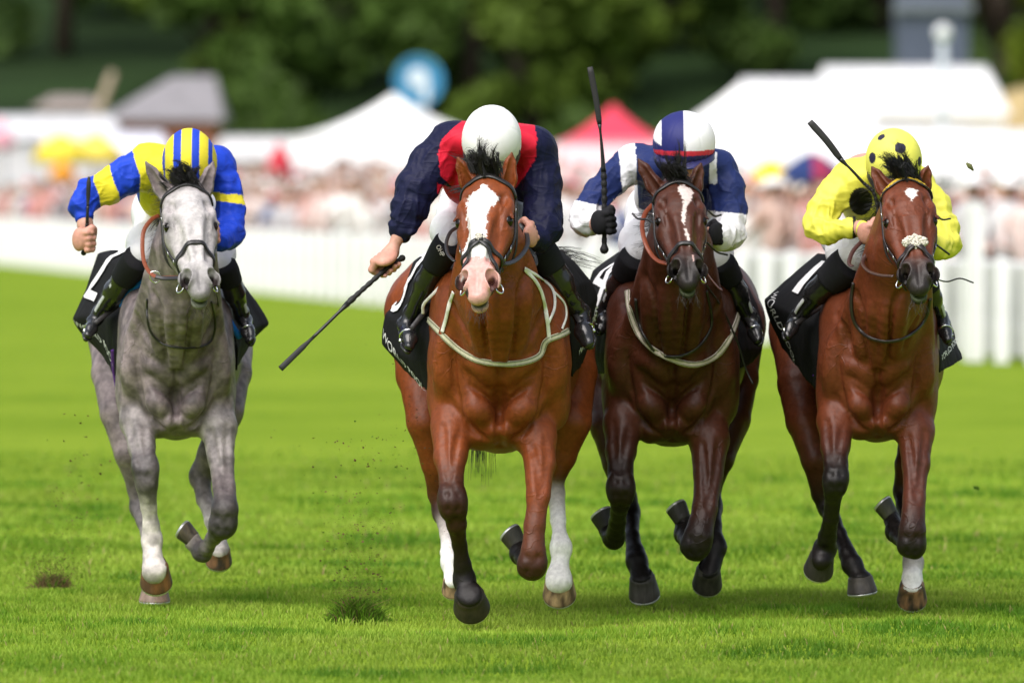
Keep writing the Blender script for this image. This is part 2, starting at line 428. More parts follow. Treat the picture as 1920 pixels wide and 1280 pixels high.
# ------------------------------------------------------------------ ground, turf and far setting
def mat_turf():
    m = bpy.data.materials.new('turf'); m.use_nodes = True; nt = m.node_tree; p = nt.nodes['Principled BSDF']
    tc = nd(nt, 'ShaderNodeTexCoord'); co = tc.outputs['Object']
    def noise(sc, det=4, st=None):
        c = co
        if st: mp = nd(nt, 'ShaderNodeMapping'); mp.inputs['Scale'].default_value = st; nt.links.new(co, mp.inputs[0]); c = mp.outputs[0]
        n = nd(nt, 'ShaderNodeTexNoise', Scale=sc, Detail=float(det), Roughness=.6); nt.links.new(c, n.inputs['Vector']); return n.outputs['Fac']
    def ramp(f, a, b, ca, cb):
        r = nd(nt, 'ShaderNodeValToRGB'); r.color_ramp.elements[0].position = a; r.color_ramp.elements[1].position = b
        r.color_ramp.elements[0].color = (*ca, 1); r.color_ramp.elements[1].color = (*cb, 1); nt.links.new(f, r.inputs[0]); return r.outputs[0]
    def mix(a, b, f, mode='MIX'):
        x = nd(nt, 'ShaderNodeMix', data_type='RGBA', blend_type=mode)
        if hasattr(f, 'links'): nt.links.new(f, x.inputs[0])
        else: x.inputs[0].default_value = f
        nt.links.new(a, x.inputs[6]); nt.links.new(b, x.inputs[7]); return x.outputs[2]
    big = ramp(noise(.22, 3), .35, .65, (.168, .258, .018), (.215, .305, .026))
    mid = ramp(noise(1.5, 4, (1, .7, 1)), .34, .50, (.66, .76, .6), (1, 1, 1))
    tuft = ramp(noise(2.6, 5, (1, .45, 1)), .30, .44, (.62, .76, .6), (1, 1, 1))
    fine = ramp(noise(60, 4), .3, .7, (.65, .7, .6), (1.15, 1.12, 1.1))
    c = mix(big, mid, .55, 'MULTIPLY'); c = mix(c, tuft, .6, 'MULTIPLY'); c = mix(c, fine, 1.0, 'MULTIPLY')
    nt.links.new(c, p.inputs['Base Color']); p.inputs['Roughness'].default_value = .9; p.inputs['Specular IOR Level'].default_value = .03
    b = nd(nt, 'ShaderNodeBump', Strength=.6, Distance=.03); nt.links.new(noise(25, 4), b.inputs['Height']); nt.links.new(b.outputs[0], p.inputs['Normal'])
    return m
def und(x, y): return np.zeros_like(np.asarray(x, float))
xs = np.concatenate([np.linspace(-900, -12, 12), np.linspace(-10, 10, 81), np.linspace(12, 900, 12)])
ys = np.concatenate([[-60, 0, 20], np.linspace(30, 70, 120), [90, 120, 180, 260, 400, 700, 1200, 3000]])
def relief(x, y):
    P = np.stack([x.ravel(), y.ravel(), np.zeros(x.size)], 1)
    z = fbm(P * .9, 91, 2) * .022 + fbm(P * 3.5, 92, 2) * .008
    z *= np.clip((y.ravel() - 32) / 5, 0, 1) * np.clip((68 - y.ravel()) / 8, 0, 1) * np.clip((9.5 - abs(x.ravel())) / 3, 0, 1)
    return z.reshape(x.shape) - .01
XX, YY = np.meshgrid(xs, ys, indexing='ij'); ZZ = relief(XX, YY)
a_, b_ = XX.shape; i = np.arange(a_ - 1)[:, None] * b_; j = np.arange(b_ - 1)[None, :]
tag(mesh_np('ground', np.stack([XX, YY, ZZ], -1).reshape(-1, 3), np.stack([i + j, i + b_ + j, i + b_ + j + 1, i + j + 1], -1).reshape(-1, 4), mat_turf()), 'bright green racecourse turf', kind='structure')

def mat_blade():
    m = mat_attr('grass_blade', .6, .15, .08, 40); nt = m.node_tree; p = [n for n in nt.nodes if n.type == 'BSDF_PRINCIPLED'][0]; out = [n for n in nt.nodes if n.type == 'OUTPUT_MATERIAL'][0]
    v = [n for n in nt.nodes if n.type == 'VECT_MATH'][0]
    tr = nd(nt, 'ShaderNodeBsdfTranslucent'); nt.links.new(v.outputs[0], tr.inputs['Color']); mx = nd(nt, 'ShaderNodeMixShader'); mx.inputs[0].default_value = .35
    nt.links.new(p.outputs[0], mx.inputs[1]); nt.links.new(tr.outputs[0], mx.inputs[2]); nt.links.new(mx.outputs[0], out.inputs[0]); return m
M_BLADE = mat_blade()
def blades(name, x0, x1, y0, y1, dens, hh, ww, label, gen, fade=False):
    n = int((x1 - x0) * (y1 - y0) * dens); x = gen.uniform(x0, x1, n); y = gen.uniform(y0, y1, n)
    if fade:
        kp = gen.uniform(0, 1, n) < np.clip(1 - (y - y0) / (y1 - y0), 0, 1) ** 1.2; x = x[kp]; y = y[kp]; n = len(x)
    P = np.stack([x, y, np.zeros(n)], 1)
    cl = fbm(P * V(1.9, 1.2, 1), 17, 3); cl2 = fbm(P * 7, 18, 2); big = fbm(P * .35, 19, 2)
    h = hh * gen.uniform(.55, 1.15, n) * (1 + .5 * np.clip(cl2, -1, 1)) * (1 + .35 * np.clip(-cl - .15, 0, 1))
    az = gen.uniform(0, 2 * math.pi, n); ln = h * gen.uniform(.1, .8, n); wd = ww * gen.uniform(.7, 1.3, n)
    dx, dy = np.cos(az), np.sin(az); rx = gen.uniform(0, math.pi, n); sx, sy = np.cos(rx), np.sin(rx) * .5
    z0 = relief(x, y)
    b = np.stack([x, y, z0 - .004], 1); S_ = np.stack([sx, sy, np.zeros(n)], 1) * wd[:, None] / 2; D = np.stack([dx, dy, np.zeros(n)], 1)
    m = b + D * (ln * .35)[:, None] + V(0, 0, 1) * (h * .6)[:, None]; t = b + D * ln[:, None] + V(0, 0, 1) * h[:, None]
    v = np.stack([b - S_, b + S_, m + S_ * .8, m - S_ * .8, t], 1).reshape(-1, 3); k = np.arange(n)[:, None] * 5
    base = V(.152, .282, .018); pale = V(.300, .410, .052); dark = V(.070, .180, .012)
    f = np.clip(.45 + cl * 1.0 + gen.normal(0, .22, n), 0, 1)[:, None]; c = base * (1 - f) + pale * f
    dk = np.clip((-cl - .24) * 3.5, 0, 1)[:, None] * .8; c = c * (1 - dk) + dark * dk; c = c * (1 + .22 * big[:, None])
    dry = (gen.uniform(0, 1, n) < .02)[:, None]; c = np.where(dry, V(.36, .30, .12), c)
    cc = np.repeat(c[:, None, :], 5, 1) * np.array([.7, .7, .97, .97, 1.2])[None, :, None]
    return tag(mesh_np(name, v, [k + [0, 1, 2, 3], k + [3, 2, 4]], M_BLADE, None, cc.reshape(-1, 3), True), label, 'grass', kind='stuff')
gg = np.random.default_rng(5)
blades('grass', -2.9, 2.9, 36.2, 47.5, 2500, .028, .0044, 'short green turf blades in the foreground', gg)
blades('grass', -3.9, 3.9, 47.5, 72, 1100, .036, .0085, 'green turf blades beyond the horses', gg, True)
M_PAINT = mat_attr('white_paint', .45, .4, .08, 3, .1, 40, .002)
M_CANVAS = mat_attr('tent_canvas', .7, .2, .06, .6, .15, 8, .02)
M_WALLS = mat_attr('masonry', .85, .2, .18, 2)
M_FOLK = mat_attr('crowd_clothes', .8, .2, .15, 8)
M_LEAF = mat_blade() if False else M_BLADE
def gpt(px, py):
    Y = HCAM * FPX / (py - YH); p = W(px, py, Y); p[2] = 0; return p
# --- white picket rail along the course, near end on the right
FL = spline([gpt(-160, 476), gpt(0, 493), gpt(440, 541), gpt(690, 568), gpt(1250, 623), gpt(1800, 671), gpt(1960, 685), gpt(2100, 698)], 900)
seg = np.linalg.norm(np.diff(FL, axis=0), axis=1); sl = np.concatenate([[0], np.cumsum(seg)]); TOT = sl[-1]
def on_fence(d):   # distance from the near (right) end
    t = TOT - d; p = np.array([np.interp(t, sl, FL[:, k]) for k in range(3)]); q = np.array([np.interp(t - .1, sl, FL[:, k]) for k in range(3)]); return p, unit(q - p)
fence = empty('picket_fence', tuple(on_fence(0)[0]), 'long white picket fence curving along the far side of the turf before the crowd', 'fence')
def post_box(h, w, d, z0=0.0, top=0.0, cc=(.84, .84, .85)):
    m = MB(); v = np.array([[x, y, z] for x in (-1, 1) for y in (-1, 1) for z in (0, 1)], float) * V(w / 2, d / 2, h); v[:, 2] += z0
    if top: v = np.vstack([v, [0, 0, z0 + h + top]]); m.put(v, [[0, 1, 3, 2], [4, 6, 7, 5], [0, 4, 5, 1], [2, 3, 7, 6], [0, 2, 6, 4]], [[1, 5, 8], [5, 7, 8], [7, 3, 8], [3, 1, 8]], c=cc)
    else: m.put(v, [[0, 1, 3, 2], [4, 6, 7, 5], [0, 4, 5, 1], [2, 3, 7, 6], [0, 2, 6, 4], [1, 5, 7, 3]], c=cc)
    return m
def child_copy(src, name, parent, p, yaw):
    o = bpy.data.objects.new(name, src.data); link(o, parent); o.location = Vector(p) - Vector(origin(parent)); o.rotation_euler = (0, 0, yaw); return o
pk = post_box(.84, .10, .018, .06, .05, (.60, .60, .61)).build('picket', M_PAINT, None, False); po = post_box(.95, .13, .12, 0, .03).build('post', M_PAINT, None, False)
d = 0.0; k = 0; rest = MB(); first = [None, None]
while d < TOT - .3:
    p, t = on_fence(d); yaw = math.atan2(t[1], t[0])
    if k < 300:
        if k == 0: pk.parent = fence; pk.location = Vector(p) - Vector(origin(fence)); pk.rotation_euler = (0, 0, yaw)
        else: child_copy(pk, 'picket', fence, p, yaw)
    else:
        R = rotz(yaw); rest.box(p + V(0, 0, .49), (.10, .018, .86), R, (.60, .60, .61))
    d += .205; k += 1
tag(rest.build('picket_run', M_PAINT, fence, False), kind='stuff')
d = .09; k = 0
while d < TOT - .3:
    p, t = on_fence(d); yaw = math.atan2(t[1], t[0]); off = np.cross(t, V(0, 0, 1)) * -.16
    if k == 0: po.parent = fence; po.location = Vector(p + off) - Vector(origin(fence)); po.rotation_euler = (0, 0, yaw)
    else: child_copy(po, 'post', fence, p + off, yaw)
    d += 1.75; k += 1
for z, r in ((.90, .04), (.30, .03)):
    m = MB(); Q = FL[::6] + V(0, 0, z) + np.cross(unit(np.gradient(FL[::6], axis=0)), V(0, 0, 1)) * -.045
    m.tube(Q, r, 8, col=(.80, .80, .80)); m.build('rail', M_PAINT, fence)
p, t = on_fence(6.2); m = MB(); m.box(p + V(-.25, 0, .74), (.14, .14, 1.48), rotz(math.atan2(t[1], t[0])), (.8, .8, .8)); m.build('tall_post', M_PAINT, fence, False)
# --- spectators behind the fence: one far-off mass
def folk(m, p, h, g, face):
    shirts = [(.75, .73, .72), (.70, .55, .52), (.72, .70, .66), (.60, .30, .27), (.12, .16, .32), (.66, .44, .38), (.62, .60, .62), (.80, .78, .74), (.60, .42, .36), (.25, .22, .24), (.72, .30, .34), (.10, .10, .12), (.78, .62, .58)]
    c = np.array(shirts[g.integers(len(shirts))]) * g.uniform(.8, 1.05); tr = np.array([(.05, .06, .10), (.5, .45, .38), (.12, .12, .13), (.6, .58, .55)][g.integers(4)]); sk = V(.55, .32, .25) * g.uniform(.7, 1.1)
    ct, st = math.cos(face), math.sin(face); X = V(ct, st, 0); s = h / 1.72; p = np.asarray(p, float)
    for a in (-1, 1):
        m.tube([p + X * a * .09 * s, p + X * a * .10 * s + V(0, 0, .45 * s), p + X * a * .09 * s + V(0, 0, .88 * s)], [.05 * s, .06 * s, .085 * s], 5, col=tr, cap=False)
        e = g.uniform(-.1, .35); m.tube([p + X * a * .19 * s + V(0, 0, 1.40 * s), p + X * a * .26 * s + V(0, -.04, 1.14 * s), p + X * a * (.20 - e * .3) * s + V(0, -.18, (1.0 + e) * s)], [.05 * s, .042 * s, .035 * s], 5, col=np.array([c, c, sk]), cap=False)
    m.tube([p + V(0, 0, .82 * s), p + V(0, 0, 1.05 * s), p + V(0, 0, 1.35 * s), p + V(0, 0, 1.46 * s), p + V(0, 0, 1.52 * s)], [.15 * s, .14 * s, .19 * s, .15 * s, .055 * s], 7, flat=(0, 1, 0), fr=.62, col=c)
    m.sphere(p + V(0, 0, 1.61 * s), (.078 * s, .09 * s, .11 * s), 7, 5, col=sk)
    hc = [(.05, .03, .02), (.25, .16, .08), (.02, .02, .02), (.5, .48, .45)][g.integers(4)]
    if g.uniform() < .22: hc = [(.75, .7, .6), (.7, .15, .2), (.8, .8, .8)][g.integers(3)]; m.tube([p + V(0, 0, 1.655 * s), p + V(0, 0, 1.67 * s)], [.19 * s, .17 * s], 9, col=hc)
    m.sphere(p + V(0, .02, 1.66 * s), (.085 * s, .095 * s, .085 * s), 7, 4, col=hc)
gc_ = np.random.default_rng(77); cm = MB()
def crowd_rise(d, Y): return min(.75, max(0, (d - 1.2) * .08)) * min(1, max(0, (Y - 135) / 90))
for i in range(1050):
    dd = gc_.uniform(0, TOT); p, t = on_fence(dd); nrm = np.cross(t, V(0, 0, 1)); nrm = nrm * np.sign(nrm[0] * 0 + (nrm @ V(.6, 1, 0)))
    b = .6 + abs(gc_.normal(0, 4.0)); folk(cm, p + nrm * b + V(0, 0, crowd_rise(b, p[1])), gc_.uniform(1.48, 1.72), gc_, gc_.uniform(-.5, .5))
tag(cm.build('crowd', M_FOLK), 'dense blurred crowd of spectators behind the white fence', kind='stuff')

rows = []
for dd in np.linspace(0, TOT - .2, 60):
    p, t = on_fence(dd); nrm = np.cross(t, V(0, 0, 1)); nrm = nrm * np.sign(nrm @ V(.6, 1, 0)); rows.append([p + nrm * b + V(0, 0, crowd_rise(b, p[1]) - .03) for b in (1.0, 1.4, 3, 6, 9, 13, 18)])
m = MB(); m.sheet(np.array(rows), .04, col=(.17, .17, .11)); tag(m.build('viewing_bank', M_WALLS), 'low grass bank the crowd stands on', kind='structure')
# --- tents and marquees
def P3(px, py, Y): return W(px, py, Y)
def peak_tent(name, Y, cx, peak, eave, half, base, colr, wall, label, cat='tent', sag=.55, band=None, dep=None):
    """high-peak canvas tent; picture rows for peak, eave; half width in px"""
    c = P3(cx, peak, Y); e = P3(cx + half, eave, Y); r = e[0] - c[0]; ze = e[2]; zp = c[2]; root = empty(name, (float(c[0]), Y, 0), label, cat, 'tents and marquees behind the crowd')
    n = 13; m = MB(); rows = []; cols = []
    for t in np.linspace(0, 1, n):
        z = zp + (ze - zp) * (1 - (1 - t) ** (1 + sag)) ; rr = max(r * t, .04); w_ = []
        for a in np.linspace(0, 2 * math.pi, 33):
            sq = 1 / max(abs(math.cos(a)), abs(math.sin(a))) ** .7
            w_.append(c + V(math.cos(a) * rr * sq, math.sin(a) * rr * sq, z - c[2] - .25 * t * t * abs(math.sin(2 * a)) * 0))
        rows.append(w_); cols.append([np.array(colr) if band is None or t > band[0] else np.array(band[1])] * 33)
    m.sheet(np.array(rows), .03, col=np.array(cols)); m.build('roof', M_CANVAS, root)
    m = MB(); rows = []
    for t in np.linspace(0, 1, 5):
        rows.append([c + V(math.cos(a) * r * .985 / max(abs(math.cos(a)), abs(math.sin(a))) ** .7, math.sin(a) * r * .985 / max(abs(math.cos(a)), abs(math.sin(a))) ** .7, ze * (1 - t) - c[2]) for a in np.linspace(0, 2 * math.pi, 33)])
    m.sheet(np.array(rows), .02, col=wall); m.build('wall', M_CANVAS, root)
    m = MB(); m.tube([V(c[0], Y, 0), c - V(0, 0, .02)], .05, 7, col=(.6, .6, .6)); m.build('pole', M_PAINT, root)
    for a in range(4):
        x = (-1, 1, 1, -1)[a] * r * .97; y = (-1, -1, 1, 1)[a] * r * .97; m = MB(); m.tube([V(c[0] + x, Y + y, 0), V(c[0] + x, Y + y, ze)], .05, 6, col=(.7, .7, .7)); m.build('corner_pole', M_PAINT, root)
    return root
def frame_tent(name, Y, x0, x1, eave, ridge, depth, colr, label, hip=.0, bays=5):
    """clear-span marquee, long side to the camera"""
    a = P3(x0, eave, Y); b = P3(x1, eave, Y); zr = P3(x0, ridge, Y + depth / 2)[2]; ze = a[2]; root = empty(name, (float((a[0] + b[0]) / 2), Y, 0), label, 'marquee', 'tents and marquees behind the crowd')
    hp = (b[0] - a[0]) * hip
    m = MB(); q = [V(a[0] - .2, Y - .2, ze), V(b[0] + .2, Y - .2, ze), V(b[0] - hp, Y + depth / 2, zr), V(a[0] + hp, Y + depth / 2, zr), V(a[0] - .2, Y + depth + .2, ze), V(b[0] + .2, Y + depth + .2, ze)]
    def lerp(p, q_, n=9): return [p + (q_ - p) * t for t in np.linspace(0, 1, n)]
    for u_, v_ in (((q[0], q[1]), (q[3], q[2])), ((q[5], q[4]), (q[2], q[3])), ((q[4], q[0]), (q[3], q[3] + V(.01, 0, 0))), ((q[1], q[5]), (q[2], q[2] + V(-.01, 0, 0)))):
        G = np.array([[u_[0] + (u_[1] - u_[0]) * s + ((v_[0] + (v_[1] - v_[0]) * s) - (u_[0] + (u_[1] - u_[0]) * s)) * t - V(0, 0, .12) * math.sin(math.pi * t) * abs(math.sin(s * math.pi * bays)) for s in np.linspace(0, 1, bays * 4 + 1)] for t in np.linspace(0, 1, 7)])
        m.sheet(G, .03, col=colr)
    m.build('roof', M_CANVAS, root)
    w = (b[0] - a[0]) / bays
    for i in range(bays):
        m = MB(); x = a[0] + w * (i + .5); m.box(V(x, Y, ze / 2), (w - .12, .04, ze - .05), col=colr); m.build('wall_panel', M_CANVAS, root, False)
        m = MB(); m.box(V(x, Y - .03, ze * .45), (w * .5, .03, ze * .4), col=(.45, .48, .5)); m.build('window', M_CANVAS, root, False)
    for i in range(bays + 1):
        m = MB(); m.box(V(a[0] + w * i, Y - .04, ze / 2), (.12, .1, ze), col=(.75, .75, .75)); m.build('upright', M_PAINT, root, False)
    m = MB(); m.box(V((a[0] + b[0]) / 2, Y + depth, ze / 2), (b[0] - a[0], .04, ze - .05), col=colr); m.build('rear_wall', M_CANVAS, root, False)
    for s, x in ((-1, a[0]), (1, b[0])):
        m = MB(); m.box(V(x, Y + depth / 2, ze / 2), (.04, depth, ze - .05), col=colr); m.build('end_wall', M_CANVAS, root, False)
    return root
WC = (.80, .80, .79)
peak_tent('peak_tent', 262, 738, 178, 258, 205, 400, WC, (.78, .78, .78), 'tall white tent whose peak stands below the round blue sign', sag=.7)
peak_tent('peak_tent', 280, 905, 236, 320, 110, 400, WC, (.76, .76, .76), 'low white tent hidden mostly behind the leading jockey', sag=.9)
frame_tent('low_marquee', 275, 408, 560, 300, 256, 8, (.62, .61, .60), 'low off-white marquee left of the tall white peak tent', bays=3)
peak_tent('peak_tent', 225, 1150, 198, 270, 112, 400, (.66, .17, .21), (.74, .52, .54), 'red topped tent with pale pink lower walls beside the raised whip', sag=.4, band=(.80, (.62, .05, .09)))
frame_tent('grand_marquee', 300, 1548, 1880, 215, 124, 14, WC, 'highest white marquee on the rise, below the grey tower', hip=.03, bays=6)
frame_tent('grand_marquee', 290, 1375, 1640, 255, 147, 14, WC, 'white marquee stepping down to the left of the highest one', hip=.10, bays=5)
peak_tent('peak_tent', 255, 1385, 160, 262, 165, 400, WC, (.78, .78, .78), 'broad white tent behind the jockey with the quartered cap', sag=.25)
frame_tent('grand_marquee', 240, 1500, 1850, 330, 236, 12, WC, 'long white marquee in front, above the yellow capped jockey', hip=.05, bays=6)
frame_tent('grand_marquee', 232, 1800, 2060, 335, 244, 10, WC, 'white marquee cut by the right edge of the picture', hip=.08, bays=4)
# umbrellas
def umbrella(Y, x0, x1, top, rim, cols, label):
    c = P3((x0 + x1) / 2, top, Y); r = (P3(x1, rim, Y)[0] - P3(x0, rim, Y)[0]) / 2; zr = P3(x0, rim, Y)[2]; root = empty('parasol', (float(c[0]), Y, 0), label, 'parasol', 'parasols above the crowd')
    for k in range(8):
        G = []; a0, a1 = k * math.pi / 4, (k + 1) * math.pi / 4
        for t in (.02, .2, .4, .6, .8, 1, 1.001): G.append([V(c[0] + math.cos(a) * r * t, Y + math.sin(a) * r * t, c[2] + (zr - c[2]) * t ** 1.5 - (.22 if t > 1 else 0)) for a in np.linspace(a0, a1, 4)])
        m = MB(); m.sheet(np.array(G), .01, col=cols[k % len(cols)]); m.build('canopy_panel', M_CANVAS, root)
    m = MB(); m.tube([V(c[0], Y, 0), c], .03, 6, col=(.5, .5, .5)); m.build('pole', M_PAINT, root)
umbrella(257, 62, 166, 250, 290, [(.78, .62, .06)], 'plain yellow parasol on the left, nearer the picture edge')
umbrella(260, 128, 232, 250, 290, [(.74, .60, .10)], 'plain yellow parasol just left of the striped cap')
umbrella(252, 92, 142, 306, 322, [(.75, .32, .03)], 'small orange parasol under the two yellow ones')
umbrella(170, 1392, 1500, 300, 344, [(.80, .55, .03)], 'yellow parasol right of the jockey with the quartered cap')
umbrella(160, 1462, 1584, 286, 326, [(.02, .04, .14), (.02, .04, .14), (.35, .03, .08), (.02, .04, .14), (.02, .04, .14), (.02, .04, .14), (.30, .03, .08), (.02, .04, .14)], 'navy parasol with dark red panels behind the slanting whip')
umbrella(256, -30, 26, 222, 262, [(.80, .40, .48)], 'pink parasol cut by the left picture edge')
umbrella(230, 500, 548, 268, 310, [(.55, .04, .06)], 'red parasol against the white tent canvas')
# buildings on the left
def building(Y, x0, x1, eave, ridge, depth, wallc, roofc, label, rx0=0, rx1=0, nwin=3, zb=0):
    a = P3(x0, eave, Y); b = P3(x1, eave, Y); ze = a[2]; zr = P3(x0, ridge, Y)[2]; root = empty('pavilion', (float((a[0] + b[0]) / 2), Y, zb), label, 'building')
    m = MB(); cx_, w = (a[0] + b[0]) / 2, b[0] - a[0]; m.box(V(cx_, Y + depth / 2, (ze + zb) / 2), (w, depth, ze - zb), col=wallc); m.build('wall', M_WALLS, root, False)
    l = P3(x0 + rx0, ridge, Y)[0]; r = P3(x1 - rx1, ridge, Y)[0]; e = .3
    v = [V(a[0] - e, Y - e, ze), V(b[0] + e, Y - e, ze), V(b[0] + e, Y + depth + e, ze), V(a[0] - e, Y + depth + e, ze), V(l, Y + depth / 2, zr), V(r, Y + depth / 2, zr)]
    m = MB(); m.put(v, [[0, 1, 5, 4], [2, 3, 4, 5], [3, 2, 1, 0]], [[1, 2, 5], [3, 0, 4]], c=roofc); m.build('roof', M_WALLS, root, False)
    for i in range(nwin):
        x = a[0] + w * (i + .5) / nwin; m = MB(); z = zb + (ze - zb) * .62; m.box(V(x, Y - .02, z), (w / nwin * .5, .06, (ze - zb) * .28), col=(.03, .035, .04)); f = m.build('window', M_BOOT, root, False)
        m = MB(); m.box(V(x, Y - .06, z - (ze - zb) * .15), (w / nwin * .6, .12, .08), col=(.7, .7, .7)); m.build('sill', M_PAINT, f, False)
building(330, 204, 400, 226, 140, 9, (.30, .12, .09), (.24, .23, .24), 'brick pavilion with a big grey pitched roof before the trees', 110, 4, 4)
building(345, 74, 178, 205, 178, 6, (.40, .33, .29), (.26, .22, .20), 'small beige building left of the grey roofed pavilion', 16, 16, 3)
frame_tent('stall_row', 275, -40, 205, 262, 216, 6, (.60, .60, .61), 'row of grey-white stalls above the yellow parasols', bays=6)
frame_tent('stall_row', 272, 205, 300, 300, 248, 5, (.66, .68, .76), 'small pale stall just left of the striped cap', bays=2)
# leaning pale mast beside the pavilion
m = MB(); a, b = P3(182, 215, 320), P3(212, 135, 320); m.tube([V(a[0] - .1, 320, 0), a, b], [.16, .14, .10], 8, col=(.34, .27, .20)); tag(m.build('flag_mast', M_WALLS), 'leaning bare mast between the beige building and the grey roof', 'mast')
# round blue sign on its post
c = P3(785, 152, 255); r = 46 / FPX * 255; root = empty('round_sign', (float(c[0]), 255, 0), 'round blue sign with a white emblem above the tall white tent', 'sign')
m = MB(); m.tube([c + V(0, -.04, 0), c + V(0, .04, 0)], r, 40, col=(.05, .24, .42)); m.build('disc', M_PAINT, root, False)
m = MB(); a = np.linspace(0, 2 * math.pi, 33); m.tube(c + V(0, -.06, 0) + r * .97 * (np.cos(a)[:, None] * V(1, 0, 0) + np.sin(a)[:, None] * V(0, 0, 1)), .03, 6, col=(.05, .30, .52), cap=False); m.build('rim', M_PAINT, root)
m = MB(); m.tube([c + V(-.04 * r, -.07, .12 * r), c + V(-.04 * r, -.05, .12 * r)], r * .42, 24, col=(.62, .72, .78)); m.box(c + V(.28 * r, -.06, -.45 * r), (.30 * r, .03, .8 * r), col=(.62, .72, .78)); m.build('emblem', M_PAINT, root, False)
m = MB(); m.tube([V(c[0] + .1, 255.1, 0), c + V(.1, .1, -r * .9)], .10, 8, col=(.75, .78, .8)); m.build('post', M_PAINT, root)
# grey tower and the white globe lamp in front of it
root = empty('grey_tower', (float(P3(1750, 0, 360)[0]), 360, 0), 'plain blue-grey tower block rising out of the top of the picture', 'tower')
a, b = P3(1684, 0, 360), P3(1816, 0, 360)
m = MB(); m.box(V((a[0] + b[0]) / 2, 362, 5.5), (b[0] - a[0], 4, 11), col=(.085, .10, .15)); m.build('wall', M_WALLS, root, False)
m = MB(); m.box(V((a[0] + b[0]) / 2, 360 - .1, P3(0, 14, 360)[2]), (b[0] - a[0] + .3, .3, .28), col=(.16, .18, .22)); m.build('ledge', M_WALLS, root, False)
root = empty('lamp_post', (float(P3(1768, 60, 270)[0]), 270, 0), 'white lamp post with a round head in front of the grey tower', 'lamp post')
c = P3(1768, 62, 270); m = MB(); m.sphere(c, .20, 16, 10, col=(.72, .74, .76)); m.build('globe', M_PAINT, root)
m = MB(); m.tube([V(c[0], 270, 0), c - V(0, 0, .2)], .11, 8, col=(.45, .5, .53)); m.build('post', M_PAINT, root)
# straw-coloured bank behind the marquees and wooded hillside
M_BANK = mat_attr('dry_grass', .9, .1, .15, .5)
G = np.array([[W(x, np.interp(x, [1600, 1700, 1800, 1880, 1960, 2200], [262, 236, 214, 182, 160, 120]) * (1 - t) + 380 * t, 318 - 22 * t) for t in np.linspace(0, 1, 8)] for x in np.linspace(1560, 2300, 20)])
m = MB(); m.sheet(G, .3, col=(.50, .38, .18)); tag(m.build('bank', M_BANK), 'straw coloured grass bank at the right', kind='structure')
M_HILL = mat_attr('wood_floor', .95, .1, .4, .08)
gx, gyy = np.meshgrid(np.linspace(-260, 260, 60), np.linspace(380, 900, 30), indexing='ij'); gz = np.clip((gyy - 385) * .13, -.2, 60) + 4 * np.sin(gx * .02) * np.clip((gyy - 400) / 200, 0, 1)
m = MB(); m.sheet(np.stack([gx, gyy, gz - .6], -1), .5, col=(.020, .040, .012)); tag(m.build('wooded_hillside', M_HILL), 'dark wooded hillside', kind='structure')
M_BARK = mat_attr('bark', .9, .1, .3, 4)
def tree(cx, Y, h, wd, col, g, label, n=2600, cb=.12):
    x = (cx - 960) / FPX * Y; z0 = max(0, (Y - 385) * .13 - .4); root = empty('broadleaf_tree', (x, Y, z0), label, 'tree', 'trees of the wood behind the course')
    b = V(x, Y, z0); m = MB(); m.tube([b, b + V(.1, 0, h * .3), b + V(-.1, .1, h * .6)], [.38, .28, .15], 8, col=(.06, .045, .035))
    tips = []
    for _ in range(11):
        a = g.uniform(0, 6.28); z = g.uniform(.12, .55) * h; tp = b + V(math.cos(a) * wd * .42, math.sin(a) * wd * .42, z + g.uniform(.08, .3) * h); tips.append(tp)
        m.tube([b + V(0, 0, z * .8), (b + V(0, 0, z) + tp) / 2 + V(0, 0, .4), tp], [.16, .10, .04], 5, col=(.06, .045, .035))
    m.build('trunk', M_BARK, root)
    cs = []
    for _ in range(34):
        a = g.uniform(0, 6.28); t = g.uniform(cb, .97); rr = wd * .5 * math.sin(math.pi * min(.97, (t * .82 + .14))) * math.sqrt(g.uniform(.35, 1))
        cs.append((b + V(math.cos(a) * rr, math.sin(a) * rr, t * h), wd * g.uniform(.10, .19), g.uniform(.62, 1.3)))
    P = []; C_ = []
    for i in range(n):
        c, r, br = cs[g.integers(len(cs))]; dd = unit(g.normal(0, 1, 3)); P.append(c + dd * r * g.uniform(.55, 1.08) * V(1, 1, .8)); C_.append(np.array(col) * br * g.uniform(.7, 1.3))
    P = np.array(P); C_ = np.array(C_); s = g.uniform(.20, .46, n)[:, None]
    A = unit(g.normal(0, 1, (n, 3))); B = unit(np.cross(A, g.normal(0, 1, (n, 3)))); v = np.stack([P - A * s, P - B * s * .7, P + A * s, P + B * s * .7], 1).reshape(-1, 3)
    k = np.arange(n)[:, None] * 4; mesh_np('crown', v, k + np.arange(4), M_BLADE, root, np.repeat(C_, 4, 0), False)
gt = np.random.default_rng(12)
greens = dict(dark=(.075, .130, .030), mid=(.095, .165, .032), light=(.140, .215, .032), blue=(.060, .100, .045), yel=(.13, .18, .016))
